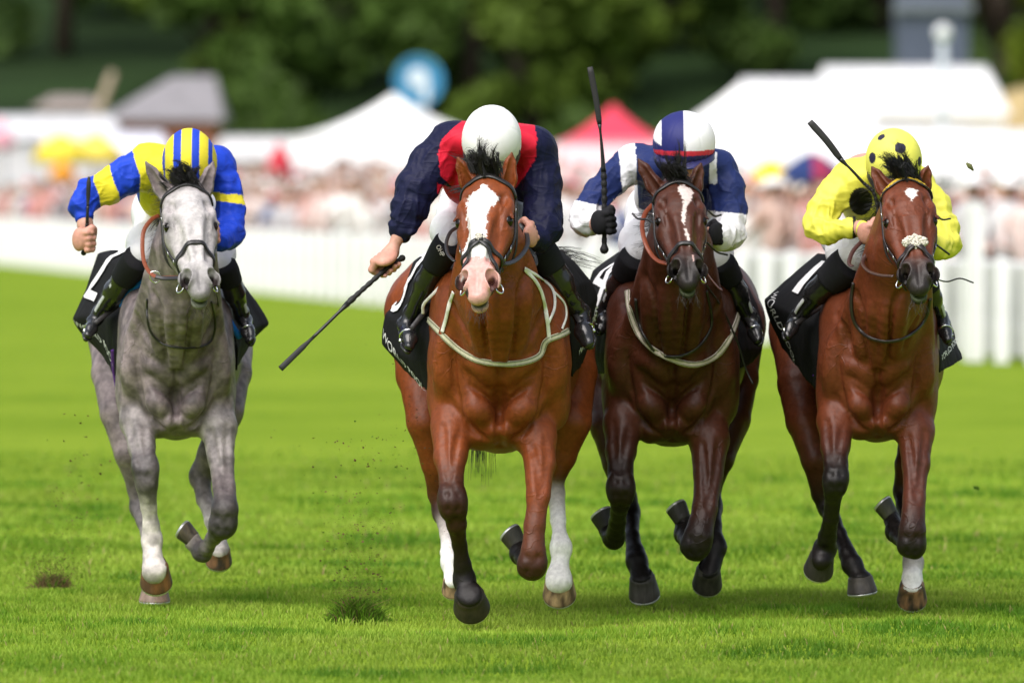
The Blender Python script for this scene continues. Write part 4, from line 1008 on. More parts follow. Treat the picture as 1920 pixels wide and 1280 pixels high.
def curve_on(ctx, pts, off, n=24, head=True):
    P = spline([ctx['h'](*p) for p in pts] if head else pts, n)
    return ctx['S'].snap(P, off)
def make_bridle(ctx):
    S, h, root, q, sp = ctx['S'], ctx['h'], ctx['root'], ctx['q'], ctx['sp']; lc = np.array(sp.get('leather', (.016, .015, .015)))
    br = empty_part('bridle', root)
    bw = .027 * q
    def strap(name, pts, wd, col=lc, par=br, off=.003, n=26, mat=M_LEATHER):
        P, N = curve_on(ctx, pts, off, n); P = smooth_line(P, 7); N = unit(smooth_line(N, 5)); P = P + N * np.clip(off + .001 - S.ev(P), 0, .02)[:, None]; P = smooth_line(P, 1); m = MB(); m.strap(P, N, wd, .0055, col=col); return m.build(name, mat, par)
    bb = sp.get('browband_y', .035)
    bcol = lc if sp.get('brow') != 'yellow' else lc
    B = [(bb + .045, -.098, -.085), (bb + .018, -.078, -.03), (bb + .002, -.04, -.006), (bb - .004, 0, 0), (bb + .002, .04, -.006), (bb + .018, .078, -.03), (bb + .045, .098, -.085)]
    strap('browband', B, bw * (1.15 if sp.get('brow') else 1.0), bcol, n=36)
    if sp.get('brow') == 'yellow':
        P, N = curve_on(ctx, B, .0065, 34); P = smooth_line(P, 2)
        for i in range(2, 32, 1):
            T = unit(P[min(i + 1, 33)] - P[i - 1]); Bn = np.cross(T, N[i]); a = P[i]
            vv = [a + Bn * .011 * q - T * .007 * q, a + Bn * .011 * q + T * .007 * q, a - Bn * .012 * q]
            if i % 2: vv = [a + Bn * .012 * q, a - Bn * .010 * q - T * .006 * q, a - Bn * .010 * q + T * .006 * q]
            vv = np.array(vv + [x + N[i] * .003 for x in vv])
            m = MB(); m.put(vv, [[0, 1, 4, 3], [1, 2, 5, 4], [2, 0, 3, 5]], [[3, 4, 5], [2, 1, 0]], c=(.75, .52, .04)); m.build('browband_tooth', M_LEATHER, br, False)
    for s in (-1, 1):
        strap('cheekpiece', [(bb + .03, s * .099, -.095), (.14, s * .104, -.12), (.24, s * .106, -.135), (.34, s * .083, -.125), (.43, s * .062, -.118), (.49, s * .058, -.112)], bw * .85)
        strap('throat_lash', [(bb + .03, s * .095, -.11), (.12, s * .098, -.16), (.22, s * .08, -.22), (.29, s * .04, -.27), (.3, 0, -.28)], bw * .65)
        P, N = curve_on(ctx, [(.16, s * .104, -.12), (.165, s * .104, -.125)], .006, 2)
        for (uu, ww) in ((.12, -.112), (.30, -.128), (.36, -.122)):
            m = MB()
            p, nn = S.snap([h(uu, s * .1, ww)], .006); a = ctx['u'] * .011 * q; b = np.cross(nn[0], ctx['u']) * .009 * q
            m.tube(np.array([p[0] + a + b, p[0] + a - b, p[0] - a - b, p[0] - a + b, p[0] + a + b]), .0016, 5, col=(.8, .8, .8)); m.build('buckle', M_METAL, br)
        # bit ring
        p, nn = S.snap([h(.505, s * .062, -.112)], .008); c = p[0]; nn = unit(np.cross(ctx['u'], nn[0]))
        side = unit(ctx['v'] * s); a = np.linspace(0, 2 * math.pi, 25); nrm = side
        e1 = ctx['u']; e2 = unit(np.cross(e1, unit(side + ctx['wv'] * .8)))
        m = MB(); m.tube(c + side * .006 + .021 * q * (np.cos(a)[:, None] * e1 + np.sin(a)[:, None] * e2), .0032, 6, col=(.8, .8, .8), cap=False); m.build('bit_ring', M_METAL, br)
        ctx['ring%d' % s] = c + side * .006
    nb = sp.get('noseband', 'plain'); w2 = bw * .72
    if nb == 'plain':
        ny = sp.get('nose_y', .385)
        strap('noseband', [(ny + .075, -.070, -.135), (ny + .045, -.072, -.09), (ny + .012, -.050, -.03), (ny, 0, -.01), (ny + .012, .050, -.03), (ny + .045, .072, -.09), (ny + .075, .070, -.135)], w2 * 1.15, n=36)
    else:
        x = sp.get('nose_y', .365)
        for s in (-1, 1):
            strap('noseband', [(x, -s * .008, -.01), (x + .03, s * .045, -.035), (x + .055, s * .075, -.10), (x + .03, s * .07, -.16)], w2)
            strap('noseband', [(x, -s * .008, -.01), (x + .06, s * .035, -.028), (x + .12, s * .052, -.075), (x + .15, s * .045, -.125)], w2 * .9, off=.0045)
        if nb == 'grackle':
            p, nn = S.snap([h(x + .004, 0, 0)], .010); m = MB()
            a = np.linspace(0, 2 * math.pi, 21)[:-1]; rr = (.017 + .004 * np.cos(4 * a + math.pi)) * q
            e1 = unit(ctx['u'] - nn[0] * (ctx['u'] @ nn[0])); e2 = np.cross(nn[0], e1)
            rim = p[0] + (np.cos(a) * rr)[:, None] * e1 + (np.sin(a) * rr)[:, None] * e2
            vv = np.vstack([rim - nn[0] * .004, rim + nn[0] * .002, p[0] + nn[0] * .005]); k = np.arange(20); kk = (k + 1) % 20
            m.put(vv, np.stack([k, kk, kk + 20, k + 20], 1), np.stack([k + 20, kk + 20, np.full(20, 40)], 1), lc); m.build('strap_cross', M_LEATHER, br)
        m = MB(); gen = ctx['gen']       # sheepskin pad behind the cross
        puff = [(x + .004, 0)] if nb == 'grackle' else [(x + .0, -.034), (x + .0, .034), (x - .022, 0), (x + .012, 0), (x - .012, -.018), (x - .012, .018)]
        for (uu, vv_) in puff:
            cnt, rad = (60, .019) if nb == 'grackle' else (90, .016)
            for _ in range(cnt):
                dd = unit(gen.normal(0, 1, 3)); p, nn = h(uu, vv_, -.002), 0
                p = p + dd * rad * q * gen.uniform(.5, 1.0) * V(1, .6, 1); m.sphere(p, .0055 * gen.uniform(.7, 1.3), 6, 4, col=np.array((.62, .58, .50)) * gen.uniform(.8, 1.1))
        m.build('sheepskin_pad', M_CLOTH, br)
def smooth_line(P, it=2):
    P = np.array(P)
    for _ in range(it): P[1:-1] = P[1:-1] * .5 + (P[:-2] + P[2:]) * .25
    return P
def empty_part(name, parent):
    o = bpy.data.objects.new(name, None); o.empty_display_size = .1; return link(o, parent)

def make_tack(ctx):
    S, h, w, root, sp, mpp = ctx['S'], ctx['h'], ctx['w'], ctx['root'], ctx['sp'], ctx['mpp']
    # saddle cloth: one sheet over the back whose two sides hang and flare
    sc = None
    for side in ('L', 'R'):
        rows = [[w(p) for p in r] for r in sp['cloth'][side]]
        f0 = patch(rows)
        def f(u, v, f0=f0):
            u = np.atleast_1d(u); v = np.atleast_1d(v); nz = fbm(np.stack([u * 2.2, v * 5, np.full(u.size, 3.3)], 1), 8, 3)
            return f0(u, v) + V(1, -.4, 0) * (nz * .018 * np.clip(u * 2, 0, 1))[:, None]
        U, Vv = np.meshgrid(np.linspace(0, 1, 60), np.linspace(0, 1, 40), indexing='ij')
        G = f(U.ravel(), Vv.ravel()).reshape(60, 40, 3)
        m = MB(); m.sheet(G, .006, col=(.010, .010, .011)); o = m.build('saddle_cloth', M_CLOTH, root)
        for (txt, org, du, dv) in sp['cloth'].get('text' + side, []):
            print_on(f, txt, 'lettering' if len(txt) > 2 else 'number', o, org, du, dv, .011, M_PRINT)
    # saddle pad and saddle
    n = ctx['n']
    G = []
    for t in np.linspace(0, 1, 12):
        row = []
        for a in np.linspace(-1.25, 1.25, 21):
            c = n(0, -200, .55 + t * .55); row.append(c + V(math.sin(a) * .33 * (sp['hw'] / 132), 0, math.cos(a) * (.40 + .03 * (2 * t - 1) ** 2)))
        G.append(row)
    m = MB(); m.sheet(np.array(G), .015, col=(.012, .012, .012)); m.build('saddle', M_LEATHER, root)
    for nm, pts, wd, th, colr, mode, mat in sp['straps']:
        if mode == 'on':
            px = spline([p[:2] for p in pts], 60); P, ok = ray_hit(S, px[:, 0], px[:, 1], ctx['Y0'] - 1.1, ctx['Y0'] + 1.0, .004)
            dyl = spline([[p[2]] for p in pts], 60)[:, 0]; P = np.where((ok)[:, None], P, W(px[:, 0], px[:, 1], ctx['Y0'] + dyl))
            P = smooth_line(P, 4); N = S.grad(P); N = unit(N + V(0, -.6, .1))
            m = MB(); m.strap(P, N, wd * mpp, th, col=colr)
            if nm == 'breast_girth':
                B = unit(np.cross(unit(np.gradient(P, axis=0)), N))
                for s in (-.30, .30): m.strap(P + B * s * wd * mpp + N * .003, N, wd * mpp * .18, th * .8, col=(.20, .20, .13))
        elif mode == 'strap':
            P = spline([w(p) for p in pts], 40); m = MB(); m.strap(P, V(0.2, -1, .35), wd * mpp, th, col=colr)
        else:
            P = spline([w(p) for p in pts], 40); m = MB(); m.tube(P, wd * mpp / 2, 7, col=colr)
        m.build(nm, mat, root)
M_PRINT = mat_flat('white_print', (.78, .78, .78), .6, .3, vary=.05)
SKIN = V(.52, .285, .215)
def fist(S, c, axis, back, col, k=.006, size=1.0, gr=.012):
    """closed hand: grips a rod through c along axis; back points from the rod to the knuckles/back of hand"""
    axis = unit(axis); back = unit(np.asarray(back, float) - axis * (np.asarray(back, float) @ axis)); sd = np.cross(axis, back); z = size
    S.ell(c + back * .030 * z, (.043 * z, .019 * z, .034 * z), np.stack([axis, back, sd], 1), .012, col)
    for i in range(4):
        o = (i - 1.5) * .0205 * z; fr = (.0098, .0104, .0100, .0086)[i] * z; ln = (1, 1.05, 1.0, .85)[i]
        pts = []
        for a, r in ((-62, .040), (-95, .036), (-150, .028), (-205, .024), (-250, .023)):
            t = math.radians(a * ln); rr = (r - .004) * z + gr * .35
            pts.append(c + axis * o + back * math.cos(t) * rr - sd * math.sin(t) * rr * 1.05)
        S.chain(pts, [fr * 1.12, fr * 1.1, fr, fr * .95, fr * .85], k * .5, [col] * 5)
        S.ell(pts[0], fr * 1.25, None, .006, col)
    t0 = c + axis * .030 * z + back * .026 * z + sd * .020 * z
    tp = [t0, c + axis * .046 * z + sd * .030 * z, c + axis * .040 * z - back * .012 * z + sd * .027 * z, c + axis * .022 * z - back * .030 * z + sd * .012 * z]
    S.chain(tp, [.014 * z, .0125 * z, .011 * z, .009 * z], .006, [col] * 4)

def garment(name, S, mat, root, colf, h=.0055, amp=.006, fscale=(11, 9, 13), seed=1, sm=1, ridge=True, extra=None):
    v, q = S.mesh(h); N = vnormals(v, q)
    n = fbm(v * V(*fscale), seed, 3)
    if ridge:
        amp = amp * .8
        w1 = v + np.stack([fbm(v * 5, seed + 21, 2), fbm(v * 5, seed + 22, 2), fbm(v * 5, seed + 23, 2)], 1) * .05
        n1 = vnoise(w1 * V(*fscale) * V(.8, .8, .45), seed); n2 = vnoise(w1 * V(*fscale) * V(1.6, 1.4, .7), seed + 9)
        d = (np.abs(n1) ** .7 * -1.6 + .6) * amp * .9 + (np.abs(n2) ** .6 * -1.2 + .5) * amp * .35
    else: d = n * amp
    if extra is not None: d = d + extra(v, N)
    v = v + N * d[:, None]; v = smooth_mesh(v, q, sm, .4); px, py = project(v)
    return mesh_np(name, v, q, mat, root, colf(px, py, v, N))
def boot(root, w, J, mpp, col, shade):
    """J: knee, calf, ankle, heel, toe as (px,py,dy,r)"""
    S = SDF(); P = [w(p) for p in J]; R = [p[3] * mpp for p in J]
    top = P[0] * .55 + P[1] * .45; S.chain([top, P[1], P[2]], [R[0] * .55 + R[1] * .45, R[1], R[2]], .02); a, t = P[2], P[4]; ax = unit(t - a)
    up = unit(P[1] - P[2]); sd = unit(np.cross(ax, up)); up2 = np.cross(sd, ax)
    S.chain([P[2], P[3]], [R[2], R[3]], .02)
    S.cone(P[3], P[4] - ax * .04, R[3] * 1.0, R[4] * 1.0, .02, None, up2, 1.2); S.cone(P[4] - ax * .05, P[4], R[4] * 1.08, R[4] * .85, .02, None, up2, 1.35)
    def cf(px, py, v, N):
        c = np.tile(np.array(col), (len(v), 1)); return c
    v, q = S.mesh(.005); N = vnormals(v, q)
    tt = ((v - P[0]) @ unit(P[2] - P[0])); n = np.sin(tt * 120 + fbm(v * 14, 4, 2) * 5) * .0018 * np.clip(1.2 - np.abs((v - P[2]) @ unit(P[2] - P[0])) / .14, 0, 1) + fbm(v * 16, 6, 2) * .003
    v = smooth_mesh(v + N * n[:, None], q, 1); o = mesh_np('boot', v, q, M_BOOT, root, cf(0, 0, v, N))
    m = MB()    # sole and heel
    f = np.linspace(0, 1, 14)[:, None]; L = (P[3] * (1 - f) + (P[4] + ax * R[4] * .6) * f) - up2 * ((R[3] * .95) * (1 - f) + (R[4] * .78) * f)
    wd = np.interp(f[:, 0], [0, .15, .45, .8, 1], [.045, .06, .05, .072, .03]) * R[4] / .035
    m.strap(L, -up2, wd, .008, col=(.02, .02, .02)); m.build('sole', M_BOOT, o)
    if shade:   # pale piping down the outside of the boot and the laces / stirrup tread shine
        m = MB(); Q = spline([P[0] * .3 + P[1] * .7, P[1] * .4 + P[2] * .6, P[2]], 16)
        side = unit(V(shade, -.75, .1)); rr = np.linspace(R[1], R[2], 16)[:, None] * 1.02
        Q = Q + side * rr; m.strap(Q, side, .016, .003, col=(.55, .56, .58)); m.build('piping', M_LEATHER, o)
    # stirrup iron
    m = MB(); c0 = P[3] * .45 + P[4] * .55; a = np.linspace(0, 2 * math.pi, 33)
    x = np.cos(a) * R[4] * 1.15; y = np.where(np.sin(a) < 0, np.maximum(np.sin(a), -.75), np.sin(a) * 1.2) * R[4] * 1.15
    ring = c0 + x[:, None] * sd + y[:, None] * up2
    m.tube(ring, .0038, 8, cap=False, col=(.8, .8, .8)); m.strap(c0 + np.linspace(-1, 1, 8)[:, None] * sd * R[4] * 1.05 - up2 * R[4] * .86, up2, .03, .006, col=(.8, .8, .8))
    m.build('stirrup_iron', M_METAL, ctx_horse['root'])
    m = MB(); top = ring[8]; hp = ctx_horse['w'](sp_cur['leather_top'][0 if P[0][0] < ctx_horse['n'](0, 0, 0)[0] else 1])
    m.strap(spline([top, (top + hp) / 2 + V(0, -.01, 0), hp], 12), V(0, -1, .2), .02, .004, col=(.02, .018, .018)); m.build('stirrup_leather', M_LEATHER, ctx_horse['root'])
    return o

def build_jockey(sp, ctx):
    global ctx_horse, sp_cur
    ctx_horse, sp_cur = ctx, sp
    Y0 = ctx['Y0']; mpp = ctx['mpp']
    def w(p): return W(p[0], p[1], Y0 + p[2])
    hc = w(sp['helmet']); root = empty('person', (float(hc[0]), Y0 + .5, 0), sp['label'], 'person', 'jockeys riding the four racehorses')
    rx, ry = sp['helmet'][3] * mpp, sp['helmet'][4] * mpp
    fw = unit(V(*sp.get('face', (0, -.75, -.65)))); up = unit(V(*sp.get('crown', (0, -.62, .78)))); up = unit(up - fw * (up @ fw)); sd = np.cross(fw, up)
    HRm = np.stack([sd, fw, up], 1)
    # ---- body: one continuous figure
    B = SDF(); hd = hc - up * .035
    B.ell(hd, (.078, .096, .105), HRm, .02, SKIN); B.ell(hd - up * .07 + fw * .035, (.055, .06, .06), HRm, .03, SKIN)
    B.ell(hd + fw * .092 - up * .035, (.014, .022, .026), HRm, .012, SKIN)
    B.ell(hd + fw * .088 - up * .078, (.026, .012, .008), HRm, .008, SKIN * V(.9, .6, .55))
    B.ell(hd + fw * .078 - up * .115, (.022, .018, .016), HRm, .015, SKIN)
    for s in (-1, 1):
        B.ell(hd + sd * s * .034 + fw * .090 - up * .012, (.016, .014, .010), HRm, .01, None, '-')
        B.ell(hd + sd * s * .034 + fw * .078 - up * .012, (.012, .012, .010), HRm, .004, V(.3, .25, .2))
        B.ell(hd + sd * s * .080 - up * .03, (.010, .022, .030), HRm, .01, SKIN)
    nk, bk, hp_ = w(sp['neck']), w(sp['back']), w(sp['hip'])
    B.chain([hd - up * .05 - fw * .02, nk, bk, hp_], [.055, .06, .11, .12], .04, [SKIN] * 4)
    for s in (0, 1):
        arm = [w(p) for p in sp['arms'][s]]; R = [p[3] * mpp for p in sp['arms'][s]]
        m_ = len(arm); hd_ = sp['hands'][s]; hcen = w(hd_['c'])
        B.chain([nk] + arm, [.05] + [r * .62 for r in R[:-1]] + [.026], .03, [SKIN] * (m_ + 1))
        axis = unit(w(hd_['a1']) - w(hd_['a0'])); back = V(*hd_['back'])
        if not sp.get('gloves'):
            B.cone(arm[-1], hcen + unit(arm[-1] - hcen) * .035, .027, .022, .02, [SKIN, SKIN]); fist(B, hcen, axis, back, SKIN * V(1.05, .95, .95), size=hd_.get('size', 1.05))
        else:
            B.cone(arm[-1], hcen + unit(arm[-1] - hcen) * .035, .026, .022, .02, [SKIN, SKIN]); B.ell(hcen, .03, None, .02, SKIN)
            G = SDF(); gc = V(.012, .012, .014); G.cone(arm[-1] * .7 + hcen * .3, hcen + unit(arm[-1] - hcen) * .03, .032, .027, .02, [gc, gc]); fist(G, hcen, axis, back, gc, size=hd_.get('size', 1.12))
            v, q = G.mesh(.004); mesh_np('glove', v, q, M_GLOVE, root, np.tile(gc, (len(v), 1)))
    for s in (0, 1):
        lg = sp['legs'][s]; L = [w(p) for p in lg['thigh']]; K = [w(p) for p in lg['boot']]
        B.chain([hp_] + L + K[1:], [.11] + [p[3] * mpp * .7 for p in lg['thigh']] + [p[3] * mpp * .45 for p in lg['boot'][1:-1]] + [.008], .03, [SKIN] * (1 + len(L) + len(K) - 1))
    v, q = B.mesh(.0045); c = B.color(v, SKIN, .008); nz = fbm(v * 30, 3, 3)[:, None]; c = c * (1 + .12 * nz)
    mesh_np('body', v, q, M_SKIN, root, c)
    # ---- jacket
    J = SDF()
    J.ell(bk, tuple(x * mpp for x in sp['back_r'][:2]) + (sp['back_r'][2] * mpp,), None, .05)
    for (p, r) in sp['torso']: J.ell(w(p), tuple(x * mpp for x in r), None, .045)
    for s in (0, 1):
        arm = sp['arms'][s]; P = [w(p) for p in arm]; R = [p[3] * mpp for p in arm]; n_ = sp.get('sleeve_end', [len(P)] * 2)[s]
        for i in range(n_ - 1): J.cone(P[i], P[i + 1], R[i], R[i + 1], .035 if i == 0 else .022)
        if n_ == len(P): J.cone(P[-1], P[-1] + unit(P[-1] - P[-2]) * .02, R[-1], R[-1] * .93, .01)
    if sp.get('collar', True): J.cone(nk, hd - up * .06, .085, .07, .03)
    armdir = [(w(sp['arms'][s][0]), w(sp['arms'][s][-1])) for s in (0, 1)]
    def folds(v, N):
        d = np.zeros(len(v))
        for s in (0, 1):     # long creases running down each sleeve and across the back
            P = [w(p) for p in sp['arms'][s]]
            for i in range(len(P) - 2):
                ax = unit(P[i + 1] - P[i]); L_ = np.linalg.norm(P[i + 1] - P[i]); rel = v - P[i]; t = rel @ ax; wgt = np.clip(1.2 - np.maximum(-t, t - L_) / .03, 0, 1) * np.clip(1.3 - np.linalg.norm(rel - t[:, None] * ax, axis=1) / .12, 0, 1)
                pr = rel - t[:, None] * ax; cc = pr * 19 + ax * (t * 6)[:, None] + fbm(v * 6, 15 + s, 2)[:, None] * .8
                n_ = vnoise(cc, 33 + s); d += ((1 - np.abs(n_)) ** 4 - .35) * .0085 * wgt
        return d + folds2(v, N)
    def folds2(v, N):
        d = np.zeros(len(v))
        for s in (0, 1):
            P = [w(p) for p in sp['arms'][s]]
            for i in (range(1, len(P) - 1)):     # gathers round the elbow and the cuff
                ax = unit(P[i + 1] - P[i - 1]); t = (v - P[i]) @ ax; rad = np.linalg.norm((v - P[i]), axis=1)
                d += np.sin(t * 105 + fbm(v * 9, 77 + i, 2) * 7) * .0030 * np.clip(1.3 - rad / .10, 0, 1)
        return d
    garment('jacket', J, M_SILKS if sp.get('smooth') else M_SILK, root, lambda *a: sp['jcol'](*a), .005, sp.get('fold', .007), seed=5 + int(hc[0] * 10) % 50, extra=folds)
    # ---- breeches
    Q = SDF(); Q.ell(hp_, tuple(x * mpp for x in sp.get('seat_r', (70, 150, 75))), None, .05)
    for s in (0, 1):
        T = sp['legs'][s]['thigh']; P = [w(p) for p in T]; Q.chain([hp_ + V((s * 2 - 1) * .07, 0, 0)] + P, [.12] + [p[3] * mpp for p in T], .04)
    if sp.get('white_waist'): 
        for (p, r) in sp['white_waist']: Q.ell(w(p), tuple(x * mpp for x in r), None, .04)
    garment('breeches', Q, M_BREECH, root, lambda px, py, v, N: np.tile(V(.76, .76, .78), (len(v), 1)), .0055, .005, seed=31)
    for s in (0, 1):
        lg = sp['legs'][s]; K = lg['boot']; P0, P1 = w(K[0]), w(K[1])
        m = MB(); t = np.linspace(-.25, .52, 11)[:, None]; rr = np.interp(t[:, 0], [-.25, 0, .52], [K[0][3] * 1.06 * mpp, K[0][3] * 1.10 * mpp, (K[0][3] * .6 + K[1][3] * .4) * 1.08 * mpp])
        m.tube(P0 + (P1 - P0) * t, rr, 20, col=(.014, .014, .017)); m.build('sock', M_GLOVE, root)
        if sp.get('sock_text') and s == 0:
            a_, b_, c_ = [w(x) for x in sp['sock_text'][1]]
            print_on(lambda u_, v_: a_ + (b_ - a_) * np.asarray(u_)[:, None] + (c_ - a_) * np.asarray(v_)[:, None], sp['sock_text'][0], 'sock_lettering', root, (0, 0), (.36, 0), (0, 1), .001, M_PRINT)
        boot(root, w, K, mpp, (.012, .012, .013), lg.get('pipe', 0))
    # ---- helmet with its silk cover
    Hs = SDF(); Hs.ell(hc, (rx, max(rx, ry) * 1.12, ry), HRm if sp.get('tilt_helmet', True) else None, .01)
    Hs.ell(hc - up * ry * .35, (rx * .98, max(rx, ry) * 1.10, ry * .75), HRm, .03)
    Hs.ell(hc - up * ry * 1.15 + fw * .02, (rx * .86, rx * 1.0, ry * .62), HRm, .008, None, '-')
    if sp.get('button'): Hs.ell(hc + up * (ry * 1.0) + fw * 0, (.012, .012, .006), HRm, .006)
    def gather(v, N):
        r_ = v - hc; zz = (r_ @ up) / ry; an = np.arctan2(r_ @ fw, r_ @ sd)
        seam = np.exp(-(np.mod(an * 3 / math.pi + .5, 1) - .5) ** 2 / .0012) * -.0012 * (zz < .93)
        return np.sin(an * 34 + fbm(v * 12, 8, 2) * 3) * .0022 * np.clip((-zz - .02) / .5, 0, 1) + seam + fbm(v * 9, 12, 2) * .0025 * np.clip(.6 - zz, 0, 1)
    garment('helmet', Hs, M_CAP, root, lambda *a: sp['hcol'](*a, (hc, sd, fw, up)), .0042, sp.get('hfold', .0012), (12, 12, 12), seed=3, sm=1, extra=gather)
    m = MB(); a = np.linspace(0, 2 * math.pi, 49); m.tube(hc - up * ry * .60 + (np.cos(a) * rx * .985)[:, None] * sd + (np.sin(a) * max(rx, ry) * 1.09)[:, None] * fw, .0045, 6, cap=False, col=sp.get('hem_col', (.74, .74, .74))); m.build('cap_hem', M_CAP, root)
    m = MB(); a = np.radians(np.linspace(-75, 75, 21)); base = hc - up * ry * .42
    if sp.get('peak', True):
        rows = []
        for t in np.linspace(0, 1, 6): rows.append([base + sd * math.sin(x) * rx * (1.0 + .02 * t) + fw * (math.cos(x) * rx * (1.04 + .34 * t)) - up * (.01 + .02 * t) for x in a])
        m.sheet(np.array(rows), .005, col=sp.get('peak_col', (.02, .02, .03))); m.build('helmet_peak', M_LEATHER, root)
    # goggles across the eyes
    m = MB(); a = np.radians(np.linspace(-80, 80, 25)); gcen = hd - up * .010
    rows = [[gcen + up * (.022 - .044 * t) + sd * math.sin(x) * .086 + fw * (math.cos(x) * .108 + .006 * math.sin(t * math.pi)) for x in a] for t in np.linspace(0, 1, 6)]
    m.sheet(np.array(rows), .006, col=(.012, .012, .014)); m.build('goggles', M_BOOT, root)
    m = MB(); a = np.linspace(0, 2 * math.pi, 30); m.strap(hd + up * .045 + np.cos(a)[:, None] * sd * (rx * 1.0) + np.sin(a)[:, None] * fw * (rx * 1.13), np.cos(a)[:, None] * sd + np.sin(a)[:, None] * fw, .010, .002, col=sp.get('band_col', (.7, .7, .7)))
    if sp.get('band'): m.build('helmet_band', M_GLOVE, root)
    # ---- whip: a thing of its own
    wp = sp['whip']; P = spline([w(p) for p in wp['p']], 40); R = np.interp(np.linspace(0, 1, 40), wp['t'], [x * mpp for x in wp['r']])
    wr = empty('riding_whip', tuple(float(x) for x in P[0]), wp['label'], 'whip', 'whips held by the jockeys')
    k = wp['split']; c = np.tile(V(.013, .013, .014), (40, 1))
    for nm, a, b, mt in (('grip', 0, k[0], M_RUBBER), ('shaft', k[0] - 1, k[1], M_LEATHER), ('flap', k[1] - 1, 40, M_RUBBER)):
        m = MB(); tt = P[a:b]; r_ = R[a:b]
        if nm == 'flap': m.tube(tt, r_, 10, flat=wp.get('flat', (0, 1, 0)), fr=.45, col=(.02, .02, .02))
        elif nm == 'grip':
            PP = spline(tt, 70); rr = np.interp(np.linspace(0, 1, 70), np.linspace(0, 1, len(r_)), r_) * (1 + .10 * np.sign(np.sin(np.arange(70) * .9)))
            m.tube(PP, rr, 10, col=(.014, .014, .014)); m.sphere(PP[0], rr[0] * 1.3, 10, 6, col=(.012, .012, .012))
        else: m.tube(tt, r_, 8, col=(.012, .012, .012))
        m.build(nm, mt, wr)
    return root
# ------------------------------------------------------------------ the four runners
BK = (.0085, .0065, .006)
def blend(a, b, t): return tuple(np.array(a) * (1 - t) + np.array(b) * t)
def seg_t(px, py, a, b):
    a, b = np.array(a, float), np.array(b, float); d = b - a; return ((px - a[0]) * d[0] + (py - a[1]) * d[1]) / (d @ d)
def leg(j, c, hoof, knobs=(), fore=True): return dict(j=j, c=c, hoof=hoof, knobs=list(knobs), fore=fore)

